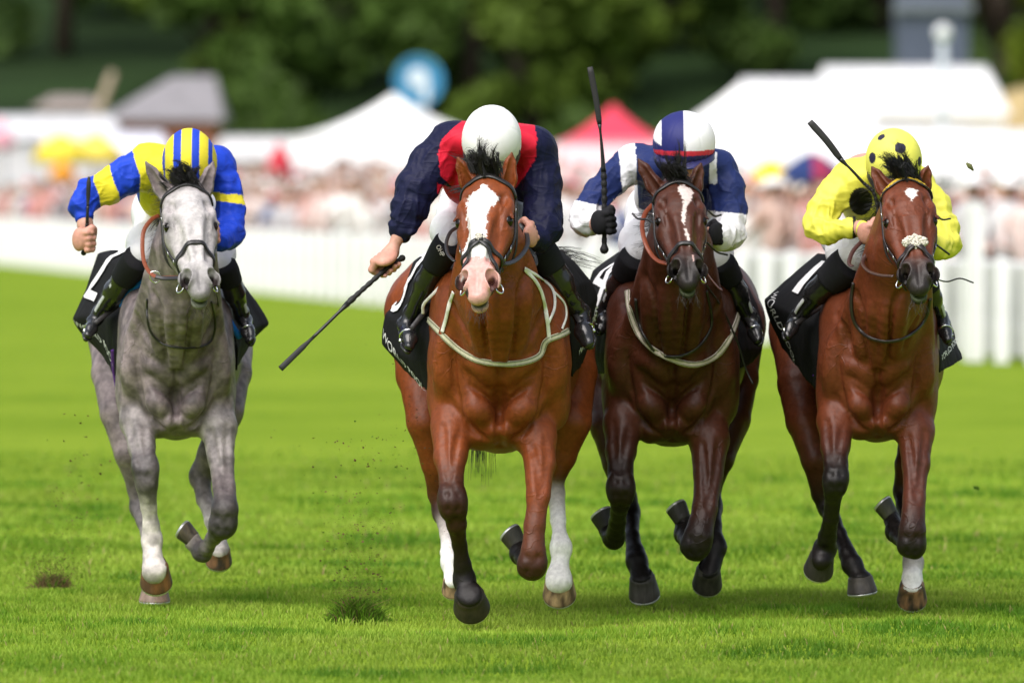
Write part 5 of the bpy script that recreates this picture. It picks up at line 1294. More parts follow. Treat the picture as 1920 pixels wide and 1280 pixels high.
# --- B: bay with the broad white blaze, in front
bB = (.188, .044, .0105); kB = (.032, .011, .006); mB = (.085, .026, .011); WH = (.84, .82, .79)
HB = dict(kind='bay', Y=42.5, cx=937, hw=131, yb=862, coat=bB, label='bright bay racehorse with a broad white blaze and pink nose, leading the four',
    rump=(916, 600, 190, 150), poll=(912, 316, -.46), lip=(889, 549, -.86), twist=.16,
    neck=[(914, 372, -.33, 40), (921, 450, -.22, 52), (929, 530, -.10, 72), (937, 620, .16, 96)],
    ears=[(857, 293, -.42), (960, 284, -.42)], muzzle=(.60, .36, .31), nostril=(.10, .045, .04), face=1.0,
    marks=[([(344, 905, 914), (352, 897, 918), (362, 884, 928), (370, 878, 938), (380, 874, 936), (392, 873, 918), (405, 872, 916), (425, 876, 914), (445, 877, 913), (456, 872, 920), (470, 866, 922), (490, 860, 921), (505, 866, 920), (520, 864, 930), (560, 858, 920), (590, 850, 925)], (.70, .68, .66), 5),
           ([(482, 864, 918), (500, 862, 924), (520, 867, 932), (560, 862, 925), (590, 860, 925)], (.62, .335, .30), 7),
           ([(500, 838, 852), (515, 836, 862), (535, 838, 864), (556, 846, 868), (570, 850, 866)], (.05, .035, .033), 4),
           ([(540, 875, 877), (550, 871, 880), (558, 874, 878)], (.03, .02, .02), 1)],
    hair=(.016, .015, .015),
    forelock=[((.00, .0, -.02), (905, 285, -.50), 150, .018, .020, (0, 0, .03)), ((-.01, -.015, -.03), (880, 292, -.46), 110, .016, .02, (0, 0, .05)), ((.0, -.01, -.03), (893, 268, -.45), 60, .012, .022, (-.02, 0, .03)),
              ((.0, .02, -.03), (928, 300, -.48), 120, .016, .012, (0, 0, .03))],
    tail=[(897, 868, 1.9), (1085, 500, 2.0), (902, 862, 1.9)], mane_side=-1,
    noseband='grackle', nose_y=.345, browband_y=.035,
    legs=[
        leg([(862, 735, .24, 54), (849, 800, .13, 41), (845, 855, .04, 30.5), (846, 900, -.04, 22), (849, 940, -.08, 24.5), (856, 982, -.05, 18), (862, 1022, .02, 13), (867, 1058, .06, 15.5), (871, 1085, .08, 19.5), (878, 1118, .06, 19)],
            [bB, bB, bB, mB, kB, kB, (.014, .007, .005), (.010, .006, .005), BK, BK],
            dict(p=(880, 1115, .03), d=(.12, .86, -.49), t=(.06, -.49, -.86), w=66, c=(.022, .017, .014), s=(.035, .025, .018), tall=.8), [(4, 28, 1.3), (8, 20, 1.1)]),
        leg([(1000, 760, .24, 48), (1006, 822, .12, 37), (1013, 870, .04, 28), (1009, 930, -.03, 22), (1003, 985, -.06, 19), (1000, 1036, -.08, 23), (998, 1058, -.07, 26), (990, 1060, .10, 15), (982, 1046, .24, 15), (976, 1038, .30, 18), (970, 1022, .34, 14)],
            [bB, bB, bB, bB, (.12, .033, .012), mB, kB, BK, BK, BK, BK],
            dict(p=(972, 1026, .33), d=(-.65, .35, .65), t=(-.35, .05, .93), w=46, c=(.03, .028, .02), s=(.05, .045, .03)), [(6, 28, 1.0), (9, 18, 1.0)]),
        leg([(800, 590, 1.45, 80), (786, 700, 1.22, 44), (800, 790, 1.10, 38), (818, 865, 1.14, 30), (824, 925, 1.20, 21), (832, 960, 1.18, 19), (838, 1000, 1.05, 13), (842, 1035, .95, 15), (846, 1055, .92, 17), (848, 1092, .88, 14)],
            [bB, bB, bB, bB, mB, kB, (.55, .5, .46), WH, WH, WH],
            dict(p=(848, 1086, .88), d=(.05, .72, -.70), t=(0, -.70, -.72), w=40, c=(.40, .26, .15), s=(.06, .04, .03)), [(5, 20, 1.2), (8, 18, 1.0)], False),
        leg([(1040, 590, 1.45, 78), (1078, 700, 1.20, 42), (1072, 790, 1.05, 38), (1052, 855, 1.08, 28), (1040, 900, 1.14, 18), (1042, 925, 1.12, 17), (1046, 975, 1.02, 14), (1050, 1008, .95, 14.5), (1052, 1028, .93, 19), (1050, 1056, .91, 17), (1048, 1078, .89, 22), (1048, 1090, .88, 26)],
            [bB, bB, bB, bB, mB, (.5, .44, .40), WH, WH, WH, WH, WH],
            dict(p=(1048, 1084, .88), d=(.03, .72, -.70), t=(0, -.70, -.72), w=60, c=(.46, .31, .17), s=(.10, .06, .04)), [(8, 21, 1.1)], False)],
    cloth=dict(
        L=[[(880, 470, .42), (862, 462, .72), (840, 452, 1.0)], [(840, 510, .42), (800, 500, .68), (776, 490, .95)], [(822, 560, .38), (775, 558, .64), (752, 560, .92)], [(812, 620, .34), (765, 612, .62), (723, 588, .90)], [(806, 680, .34), (764, 668, .6), (722, 645, .9)], [(808, 735, .42), (785, 715, .62), (764, 694, .86)]],
        R=[[(990, 470, .42), (1010, 462, .72), (1030, 455, 1.0)], [(1020, 500, .42), (1050, 490, .68), (1072, 488, .95)], [(1050, 550, .36), (1082, 536, .64), (1106, 528, .92)], [(1066, 610, .34), (1092, 596, .62), (1118, 560, .90)], [(1068, 660, .34), (1094, 650, .6), (1112, 628, .9)], [(1069, 706, .42), (1086, 692, .62), (1096, 676, .86)]],
        textL=[('WORLD POOL', (.74, .95), (.030, -.080), (-.055, -.015)), ('3', (.54, .96), (.03, -.55), (-.44, -.0)) ], textR=[('WORLD POOL', (.86, .30), (-.02, .10), (-.055, -.01))]),
    straps=[
        ('breast_girth', [(792, 572, .40), (800, 596, .2), (822, 620, .0), (850, 648, -.05), (890, 674, -.1), (937, 682, -.12), (980, 680, -.1), (1014, 666, -.05), (1022, 640, 0), (1052, 628, .2), (1066, 620, .3)], 12, .004, (.50, .49, .34), 'on', M_CLOTH),
        ('girth_strap', [(845, 515, .30), (815, 548, .25), (795, 570, .28), (793, 588, .3)], 6, .003, (.70, .69, .63), 'strap', M_CLOTH),
        ('girth_strap', [(850, 548, .10), (842, 572, .02), (836, 598, -.02), (829, 622, -.04)], 8, .003, (.72, .71, .66), 'on', M_CLOTH),
        ('girth_strap', [(984, 505, .25), (1005, 528, .20), (1018, 556, .14), (1026, 600, .05), (1030, 638, .0)], 8, .003, (.72, .71, .66), 'on', M_CLOTH),
        ('girth_strap', [(984, 503, .25), (1012, 520, .22), (1036, 542, .2), (1040, 575, .1), (1028, 606, .02)], 6, .003, (.70, .69, .63), 'on', M_CLOTH),
        ('girth_strap', [(1040, 548, .2), (1058, 568, .2), (1062, 592, .2), (1054, 616, .2)], 5, .003, (.70, .69, .63), 'on', M_CLOTH),
        ('rein', [(939, 492, -.62), (952, 494, -.58), (972, 484, -.45), (988, 462, -.30), (988, 440, -.20), (980, 428, -.16), (973, 420, -.15)], 9, .003, (.02, .02, .02), 'strap', M_LEATHER),
        ('rein', [(975, 480, -.2), (990, 490, -.18), (1004, 496, -.15), (1002, 480, -.12), (988, 462, -.12), (982, 448, -.12)], 8, .003, (.02, .02, .02), 'strap', M_LEATHER),
        ('rein', [(852, 490, -.60), (840, 476, -.50), (837, 455, -.40), (845, 435, -.3), (860, 425, -.2)], 7, .003, (.02, .02, .02), 'strap', M_LEATHER)])
def jB(px, py, v, N):
    navy = V(.0085, .010, .036); red = V(.60, .015, .040); c = np.tile(navy, (len(v), 1))
    j = fbm(v * 20, 5, 2) * 2
    y_l = np.interp(py, [215, 235, 262, 290, 330, 348], [880, 856, 828, 820, 826, 846]); y_r = np.interp(py, [215, 235, 262, 300, 330, 350], [988, 1002, 1008, 1004, 986, 968])
    m = (px + j > y_l) & (px + j < y_r) & (py < 352)
    m |= (px > 820) & (px < 868) & (py > 347 + (px - 830) * .32) & (py < 372 + (px - 830) * .9)
    m &= (v[:, 1] < 42.5 + .50)
    return np.where(m[:, None], red, c)
def hWhite(px, py, v, N, fr):
    hc, sd, fw, up = fr; c = np.tile(V(.80, .80, .80), (len(v), 1)); s = np.abs((v - hc) @ sd); return c * (1 - .08 * (s < .0015))[:, None]
KB = dict(label='jockey in a navy jacket with red yoke and plain white cap, whip held low', helmet=(922, 256, -.10, 54, 52), face=(0, -.42, -.9), crown=(0, -.85, .5),
    neck=(930, 268, .10), back=(925, 300, .42), back_r=(78, 150, 52), hip=(915, 385, .78), seat_r=(72, 120, 70),
    torso=[((930, 268, .16), (92, 95, 40)), ((860, 262, .14), (46, 60, 36)), ((1005, 275, .14), (36, 60, 36)), ((905, 345, .45), (70, 150, 48)), ((878, 335, .25), (50, 70, 55)), ((985, 330, .25), (35, 60, 50))],
    arms=[[(842, 268, .14, 38), (808, 312, .12, 42), (782, 352, .08, 38), (768, 392, .06, 33), (755, 430, .04, 24), (745, 447, .03, 13), (733, 474, .02, 12)],
          [(1010, 288, .12, 36), (1016, 345, .10, 37), (1017, 400, .06, 35), (1017, 430, .02, 33), (1012, 448, -.02, 24), (1000, 446, -.08, 17)]],
    sleeve_end=[5, 6],
    hands=[dict(c=(727, 497, .0), a0=(752, 486, .04), a1=(690, 535, -.06), back=(-.4, -.75, .55), size=1.12), dict(c=(982, 442, -.14), a0=(990, 462, -.12), a1=(976, 424, -.16), back=(.7, -.7, .1))],
    legs=[dict(thigh=[(862, 400, .55, 40), (842, 432, .35, 32), (836, 455, .25, 24)], boot=[(832, 470, .24, 26), (800, 528, .34, 22), (772, 590, .46, 15), (760, 610, .46, 15), (768, 648, .32, 13)], pipe=0),
          dict(thigh=[(985, 400, .55, 34), (1000, 440, .32, 34), (1012, 466, .22, 27)], boot=[(1020, 478, .20, 28), (1050, 528, .24, 24), (1076, 572, .32, 17), (1090, 588, .36, 17), (1101, 640, .24, 15.5)], pipe=0)],
    leather_top=[(845, 520, .5), (1040, 520, .5)],
    sock_text=('OHP', ((817, 462, .165), (826, 481, .175), (825, 458, .165))), jcol=jB, hcol=hWhite, band=False, peak=True, peak_col=(.03, .03, .04), fold=.008,
    whip=dict(p=[(754, 484, .045), (727, 502, .0), (690, 534, -.05), (655, 566, -.10), (600, 620, -.16), (560, 658, -.2), (526, 691, -.24)], t=[0, .2, .42, .5, .52, .55, .75, .8, 1], r=[5, 4.6, 4.6, 6, 6, 3.2, 3.4, 5.5, 6.0], split=(21, 29), flat=(0, 1, 0), label='black riding whip pointing down and outwards from the leading jockey'))

# --- A: grey
bA = (.195, .158, .160); lA = (.28, .25, .245); kA = (.085, .075, .075); wA = (.62, .57, .53)
HA = dict(kind='grey', Y=43.9, cx=330, hw=108, yb=836, coat=bA, label='grey racehorse with a pale face and dark forelock, first from the left',
    rump=(316, 600, 156, 138), poll=(349, 334, -.46), lip=(380, 542, -.86), twist=-.10,
    neck=[(350, 392, -.34, 40), (345, 462, -.24, 52), (338, 540, -.10, 62), (331, 620, .16, 84)],
    ears=[(271, 300, -.42), (401, 301, -.40)], muzzle=(.20, .19, .19), nostril=(.03, .022, .022), face=1.12,
    marks=[], hair=(.020, .019, .020),
    forelock=[((.00, .0, -.02), (338, 318, -.5), 150, .02, .018, (0, 0, .02)), ((-.01, 0.0, -.03), (362, 322, -.46), 110, .018, .02, (0, 0, .02)), ((.0, -.02, -.03), (316, 324, -.48), 120, .016, .016, (0, 0, .03))],
    tail=[(345, 760, 1.9), (330, 720, 2.1)],
    noseband='plain', nose_y=.355, browband_y=.03, leather=(.017, .016, .016),
    legs=[
        leg([(266, 720, 0.24, 46), (258, 790, 0.14, 33.1), (266, 838, 0.04, 24.6), (272, 876, -0.03, 21.2), (275, 905, -0.04, 20), (279, 950, 0, 14), (283, 985, 0.02, 15), (285, 1012, 0.03, 18.5), (287, 1046, 0, 17), (290, 1072, -0.02, 24)],
            [bA, lA, lA, kA, (.16, .14, .14), (.45, .41, .38), wA, wA, wA, wA],
            dict(p=(291, 1062, -.02), d=(.04, .72, -.70), t=(0, -.70, -.72), w=58, c=(.22, .095, .04), s=(.10, .05, .03)), [(3, 25, 1.35), (7, 18.5, 1.1)]),
        leg([(392, 735, 0.24, 46), (408, 800, 0.13, 35), (414, 860, 0.05, 23.8), (420, 915, -0.02, 20.2), (422, 955, -0.08, 24), (418, 982, -0.06, 24), (400, 1008, 0.06, 14), (388, 1026, 0.12, 14), (380, 1034, 0.16, 18), (362, 1016, 0.2, 16)],
            [bA, lA, lA, bA, (.08, .07, .07), (.05, .045, .045), (.2, .18, .175), (.16, .14, .14), (.10, .09, .09), (.3, .26, .23)],
            dict(p=(362, 1012, .20), d=(-.80, .25, .50), t=(-.55, -.1, .80), w=40, c=(.05, .042, .035), s=(.10, .08, .05)), [(5, 25, 1.1), (8, 18, 1.0)]),
        leg([(226, 620, 1.40, 62), (202, 700, 1.15, 30), (222, 775, 1.0, 34), (244, 850, .95, 29), (258, 915, 1.0, 20), (264, 950, 1.0, 19), (276, 1000, .85, 13), (284, 1050, .75, 14), (288, 1085, .70, 16), (290, 1106, .66, 16)],
            [bA, bA, bA, bA, (.13, .11, .11), kA, (.2, .18, .17), (.3, .27, .25), wA, (.3, .22, .18)],
            dict(p=(290, 1104, .64), d=(.0, .1, -1), t=(0, -1, -.1), w=56, c=(.24, .17, .13), s=(.20, .14, .10), tall=.6), [(5, 20, 1.2)], False),
        leg([(420, 620, 1.40, 58), (444, 700, 1.15, 28), (424, 775, 1.0, 32), (396, 850, .92, 26), (376, 890, .95, 20), (384, 935, .9, 16), (398, 975, .8, 14), (408, 1004, .74, 16), (414, 1030, .70, 15), (411, 1040, .68, 18)],
            [bA, bA, bA, bA, (.13, .11, .11), (.16, .14, .135), wA, wA, wA, wA],
            dict(p=(411, 1030, .67), d=(-.06, .66, -.75), t=(0, -.75, -.66), w=48, c=(.24, .12, .06), s=(.07, .05, .04), tall=.8), [(4, 20, 1.3), (7, 16, 1.0)], False)],
    cloth=dict(
        L=[[(300, 480, .42), (270, 474, .7), (232, 466, 1.0)], [(270, 520, .42), (225, 495, .68), (184, 476, .95)], [(246, 560, .40), (205, 545, .66), (162, 540, .93)], [(232, 600, .36), (185, 592, .62), (136, 597, .9)], [(224, 650, .36), (200, 640, .6), (164, 632, .88)], [(224, 712, .42), (212, 692, .6), (196, 664, .84)]],
        R=[[(395, 500, .42), (405, 490, .7), (420, 485, 1.0)], [(410, 540, .42), (430, 530, .68), (450, 528, .95)], [(424, 580, .40), (450, 572, .66), (478, 565, .93)], [(436, 620, .36), (470, 616, .62), (502, 607, .9)], [(440, 655, .36), (460, 648, .6), (478, 636, .88)], [(440, 694, .42), (448, 684, .6), (456, 668, .84)]],
        textL=[('WORLD POOL', (.66, .93), (.03, -.08), (-.055, .0)), ('2', (.46, .93), (.06, -.50), (-.44, .02))], textR=[]),
    straps=[
        ('neck_strap', [(276, 560, .2), (276, 590, 0), (282, 622, -.05), (305, 645, -.1), (345, 653, -.12), (385, 648, -.1), (400, 630, -.05), (404, 600, .05), (396, 566, .1)], 4.2, .004, (.018, .017, .017), 'on', M_LEATHER),
        ('rein', [(298, 404, -.2), (284, 412, -.25), (270, 432, -.30), (267, 460, -.35), (270, 490, -.42), (282, 512, -.5), (300, 520, -.55), (336, 520, -.62)], 8, .003, (.20, .05, .018), 'strap', M_LEATHER),
        ('rein', [(398, 522, -.6), (402, 540, -.4), (408, 560, -.2), (412, 600, .1), (424, 640, .2)], 5, .003, (.02, .02, .02), 'strap', M_LEATHER),
        ('rein', [(292, 519, -.58), (310, 522, -.6), (336, 521, -.64)], 9, .004, (.02, .018, .018), 'strap', M_LEATHER),
        ('martingale_ring', [(290, 508, -.5), (282, 512, -.5), (283, 524, -.5), (292, 530, -.5), (300, 524, -.5), (299, 512, -.5), (290, 508, -.5)], 2.6, .003, (.8, .8, .8), 'tube', M_METAL),
        ('saddle_pad', [(282, 515, .25), (258, 536, .28), (240, 556, .32), (229, 574, .36)], 12, .012, (.02, .16, .60), 'strap', M_CLOTH),
        ('saddle_pad', [(412, 575, .25), (424, 592, .28), (436, 612, .32), (448, 632, .36)], 12, .012, (.02, .16, .60), 'strap', M_CLOTH),
        ('girth', [(213, 655, .45), (215, 690, .5), (222, 730, .55)], 12, .006, (.14, .05, .30), 'strap', M_CLOTH)])
YL = V(.72, .62, .035); BL = V(.015, .055, .50)
def jA(px, py, v, N):
    c = np.tile(YL, (len(v), 1)); j = fbm(v * 18, 9, 2) * 2.5
    t = seg_t(px + j, py, (262, 322), (165, 352)) * np.where(px < 330, 1, -9)
    c = np.where(((t > .02) & (t < .50) & (px < 262))[:, None], BL, c); c = np.where((t >= .86)[:, None] | ((px < 176) & (t > .5))[:, None], BL, c)
    r = (px > 396) & (py > 288 + (420 - px) * .9); c = np.where(r[:, None], BL, c)
    c = np.where(((px > 393) & (py > 364 + (px - 430) * .12 + j) & (py < 380 + (px - 430) * .16 + j))[:, None], YL, c)
    c = np.where(((px > 400) & (px < 416) & (py < 300) & (py > 262 + (416 - px)))[:, None], BL, c)
    return c
def hA(px, py, v, N, fr):
    hc, sd, fw, up = fr; s = -(v - hc) @ sd / .100; k = np.abs(s + .09)
    blue = ((k > .20) & (k < .50)) | ((k > .84) & (k < .99)); return np.where(blue[:, None], BL, YL)
KA = dict(label='jockey in yellow and blue silks with a striped cap, arm out with upright whip', helmet=(355, 298, -.06, 49, 53), face=(0, -.42, -.9), crown=(0, -.85, .5),
    neck=(352, 312, .14), back=(335, 332, .45), back_r=(74, 140, 60), hip=(335, 400, .80), seat_r=(66, 110, 62),
    torso=[((345, 316, .18), (88, 90, 44)), ((285, 312, .18), (38, 60, 42)), ((410, 312, .18), (30, 50, 38)), ((298, 360, .35), (42, 80, 46)), ((330, 380, .5), (60, 120, 40))],
    arms=[[(278, 312, .16, 40), (238, 330, .14, 34), (204, 350, .12, 30), (172, 362, .10, 27), (154, 386, .07, 24), (158, 408, .05, 18), (160, 424, .04, 12)],
          [(412, 322, .16, 28), (426, 350, .12, 28), (434, 395, .08, 27), (430, 440, .02, 27), (410, 450, -.08, 20), (392, 440, -.14, 14)]],
    sleeve_end=[6, 6],
    hands=[dict(c=(161, 448, .02), a0=(159, 475, .03), a1=(165, 400, .0), back=(-.6, -.6, .3), size=1.08), dict(c=(386, 436, -.2), a0=(386, 450, -.2), a1=(384, 420, -.2), back=(.7, -.7, .1))],
    legs=[dict(thigh=[(292, 430, .55, 38), (275, 455, .34, 34), (262, 478, .24, 27)], boot=[(250, 496, .22, 26), (216, 545, .34, 20), (186, 588, .44, 13), (176, 602, .44, 12), (166, 628, .32, 10.5)], pipe=-.7),
          dict(thigh=[(398, 440, .55, 30), (412, 475, .32, 26), (416, 496, .24, 22)], boot=[(424, 508, .22, 23), (440, 550, .28, 19), (455, 592, .36, 13), (461, 603, .36, 12), (468, 636, .26, 11)], pipe=.7)],
    leather_top=[(262, 540, .5), (420, 540, .5)],
    hem_col=(.60, .52, .03), jcol=jA, hcol=hA, band=False, peak_col=(.02, .03, .3), fold=.007,
    whip=dict(p=[(157, 474, .03), (161, 448, .02), (163, 425, .01), (164, 400, .0), (165, 375, 0), (166, 350, -.01), (167, 331, -.01)], t=[0, .3, .45, .5, .6, .72, .9, 1], r=[4.2, 3.6, 3.0, 2.8, 2.6, 4.2, 4.4, 2.2], split=(16, 24), flat=(0, 1, 0), label='black riding whip held upright in a bare fist beside the blue sleeve'))

# --- C: dark bay
bC = (.064, .0185, .0088); kC = (.014, .007, .005); mC = (.042, .014, .008)
HC = dict(kind='bay', Y=43.6, cx=1260, hw=124, yb=850, coat=bC, label='dark bay racehorse with a thin white stripe, third from the left', dark_legs=.1,
    rump=(1262, 600, 168, 140), poll=(1271, 330, -.46), lip=(1294, 522, -.86), twist=-.06,
    neck=[(1270, 385, -.34, 40), (1272, 460, -.24, 54), (1270, 540, -.10, 68), (1264, 625, .16, 92)],
    ears=[(1194, 294, -.40), (1316, 303, -.40)], muzzle=(.030, .024, .022), nostril=(.006, .005, .005), face=.95, mealy=.85,
    marks=[([(347, 1272, 1284), (358, 1270, 1301), (368, 1276, 1300), (378, 1280, 1296), (392, 1279, 1289), (412, 1276, 1286), (422, 1281, 1286), (424, 1284, 1284)], (.58, .50, .46), 5),
           ([(428, 1281, 1288), (445, 1286, 1296), (460, 1290, 1295), (466, 1292, 1293)], (.55, .47, .43), 4), ([(478, 1297, 1302), (490, 1298, 1301)], (.5, .33, .3), 2)],
    hair=(.012, .011, .011),
    forelock=[((.00, .0, -.02), (1252, 312, -.5), 150, .022, .02, (0, 0, .02)), ((-.01, 0.0, -.03), (1280, 314, -.46), 120, .018, .02, (0, 0, .02)), ((.0, .0, -.03), (1272, 262, -.44), 60, .012, .016, (.03, 0, .02)), ((.0, -.01, -.03), (1248, 285, -.44), 50, .012, .018, (-.02, 0, .02))],
    tail=[(1250, 760, 1.9), (1262, 780, 2.1)],
    noseband='plain', nose_y=.40, browband_y=.03,
    legs=[
        leg([(1180, 735, 0.24, 50), (1168, 795, 0.12, 36.8), (1164, 845, 0.02, 28.2), (1163, 885, -0.05, 23), (1164, 915, -0.1, 25), (1162, 945, -0.05, 17), (1158, 975, 0.1, 15), (1154, 1003, 0.22, 18), (1151, 1008, 0.25, 20), (1138, 992, 0.3, 17)],
            [bC, bC, mC, kC, kC, BK, BK, BK, BK, BK],
            dict(p=(1140, 990, .30), d=(-.5, .35, .78), t=(-.30, -.1, .93), w=44, c=(.03, .027, .025), s=(.04, .04, .035)), [(4, 26, 1.3), (8, 18, 1.0)]),
        leg([(1320, 760, 0.24, 46), (1330, 825, 0.12, 36.8), (1329, 890, 0.04, 27.3), (1322, 950, -0.03, 23), (1310, 1005, -0.08, 26), (1304, 1022, -0.07, 27), (1294, 1024, 0.1, 16), (1287, 1010, 0.22, 16), (1284, 1000, 0.3, 19), (1280, 978, 0.34, 15)],
            [bC, bC, mC, mC, kC, BK, BK, BK, BK, BK],
            dict(p=(1280, 976, .33), d=(-.55, .35, .72), t=(-.3, .0, .95), w=42, c=(.03, .027, .025), s=(.04, .04, .035)), [(5, 27, 1.0), (8, 19, 1.0)]),
        leg([(1140, 600, 1.40, 70), (1128, 720, 1.15, 36), (1140, 800, 1.0, 34), (1158, 870, .95, 28), (1174, 935, 1.0, 20), (1180, 960, 1.0, 19), (1186, 1005, .85, 14), (1191, 1035, .78, 17), (1194, 1052, .75, 20), (1204, 1086, .70, 19)],
            [bC, bC, bC, mC, kC, BK, BK, BK, BK, BK],
            dict(p=(1204, 1082, .70), d=(.12, .50, -.85), t=(.05, -.85, -.5), w=56, c=(.075, .068, .062), s=(.04, .035, .03)), [(5, 20, 1.2), (8, 19, 1.0)], False),
        leg([(1372, 610, 1.40, 66), (1388, 710, 1.15, 34), (1372, 790, 1.0, 34), (1350, 860, .92, 27), (1332, 915, .95, 20), (1334, 950, .9, 18), (1338, 985, .8, 15), (1341, 1012, .74, 17), (1343, 1026, .72, 19), (1330, 1078, .68, 19)],
            [bC, bC, bC, mC, kC, BK, BK, BK, BK, BK],
            dict(p=(1328, 1068, .67), d=(-.06, .75, -.66), t=(0, -.66, -.75), w=54, c=(.055, .048, .04), s=(.03, .027, .023)), [(5, 20, 1.2), (8, 19, 1.0)], False)],
    cloth=dict(
        L=[[(1215, 480, .42), (1196, 474, .7), (1168, 468, 1.0)], [(1190, 525, .42), (1150, 512, .68), (1112, 508, .95)], [(1165, 570, .40), (1130, 565, .66), (1096, 560, .93)], [(1152, 615, .36), (1124, 612, .62), (1096, 612, .9)], [(1146, 660, .36), (1126, 660, .6), (1104, 662, .88)], [(1148, 700, .42), (1134, 700, .6), (1118, 698, .84)]],
        R=[[(1330, 500, .42), (1345, 492, .7), (1362, 486, 1.0)], [(1345, 540, .42), (1372, 530, .68), (1396, 528, .95)], [(1362, 580, .40), (1392, 572, .66), (1416, 568, .93)], [(1378, 620, .36), (1404, 616, .62), (1428, 616, .9)], [(1384, 655, .36), (1408, 654, .6), (1432, 654, .88)], [(1384, 690, .42), (1400, 686, .6), (1416, 676, .84)]],
        textL=[('4', (.42, .80), (.05, -.55), (-.40, .03))], textR=[]),
    straps=[
        ('breast_girth', [(1176, 545, .3), (1180, 580, .15), (1195, 622, .0), (1220, 652, -.08), (1255, 672, -.12), (1300, 684, -.12), (1340, 670, -.06), (1365, 640, .08), (1380, 605, .2), (1384, 590, .3)], 12, .004, (.56, .50, .42), 'on', M_CLOTH),
        ('neck_strap', [(1192, 560, .2), (1196, 600, .05), (1210, 634, -.04), (1235, 664, -.1), (1275, 668, -.12), (1310, 650, -.1), (1332, 618, -.04), (1334, 590, .05), (1325, 545, .1)], 6.5, .005, (.02, .018, .017), 'on', M_LEATHER),
        ('girth_strap', [(1172, 520, .3), (1174, 550, .25)], 8, .003, (.60, .56, .50), 'strap', M_CLOTH),
        ('rein', [(1224, 384, -.25), (1210, 400, -.3), (1204, 425, -.38), (1210, 455, -.45), (1222, 478, -.5), (1236, 490, -.56), (1252, 494, -.6)], 9, .003, (.20, .045, .016), 'strap', M_LEATHER),
        ('rein', [(1318, 500, -.55), (1330, 520, -.4), (1345, 538, -.2), (1352, 542, -.1)], 9, .003, (.20, .045, .016), 'strap', M_LEATHER),
        ('rein', [(1325, 535, -.3), (1355, 580, -.05), (1382, 640, .05), (1398, 690, .1), (1412, 720, .1)], 4, .003, (.015, .015, .015), 'strap', M_LEATHER),
        ('rein', [(1228, 420, -.5), (1214, 412, -.45), (1196, 410, -.42), (1186, 400, -.4)], 4, .003, (.015, .015, .015), 'tube', M_LEATHER),
        ('rein', [(1328, 395, -.5), (1340, 405, -.45), (1352, 403, -.42)], 4, .003, (.015, .015, .015), 'tube', M_LEATHER),
        ('rein', [(1326, 455, -.5), (1344, 472, -.45), (1364, 478, -.42)], 4, .003, (.015, .015, .015), 'tube', M_LEATHER)])
NV = V(.018, .030, .115); WT = V(.78, .78, .80)
def jC(px, py, v, N):
    c = np.tile(NV, (len(v), 1)); j = fbm(v * 18, 9, 2) * 2
    sl = seg_t(px + j, py, (1165, 306), (1094, 409)); wht = (px < 1165) & (py + j > 380 + (px - 1100) * .22) & (px < 1155)
    wht |= (px > 1160 + (py - 290) * .10 + j) & (px < 1192 + (py - 290) * .05 + j) & (py < 392)
    wht |= (px > 1180) & (px < 1226) & (py < 252)
    wht |= (px > 1330) & (px < 1344) & (py < 345) & (py > 285)
    wht |= (px < 1230) & (px > 1150) & (py > 384 + (px - 1180) * .35)
    wht |= (px > 1326) & (py + j > 398 + (px - 1360) * .10)
    return np.where(wht[:, None], WT, c)
def hC(px, py, v, N, fr):
    hc, sd, fw, up = fr; x = -(v - hc) @ sd; y = (v - hc) @ fw; z = (v - hc) @ up
    t = x + .002; nv = (t < 0) & (z > -.5); nv = np.where((x < -.088) & (z > .0), False, nv)
    c = np.where(nv[:, None], V(.018, .022, .13), WT)
    b = (py > 284 + (px - 1283) ** 2 * -.0012) & (py < 293 + (px - 1283) ** 2 * -.0012); c = np.where(b[:, None], V(.62, .035, .06), c)
    e = (py >= 293 + (px - 1283) ** 2 * -.0012); c = np.where(e[:, None], V(.03, .03, .12), c)
    return c
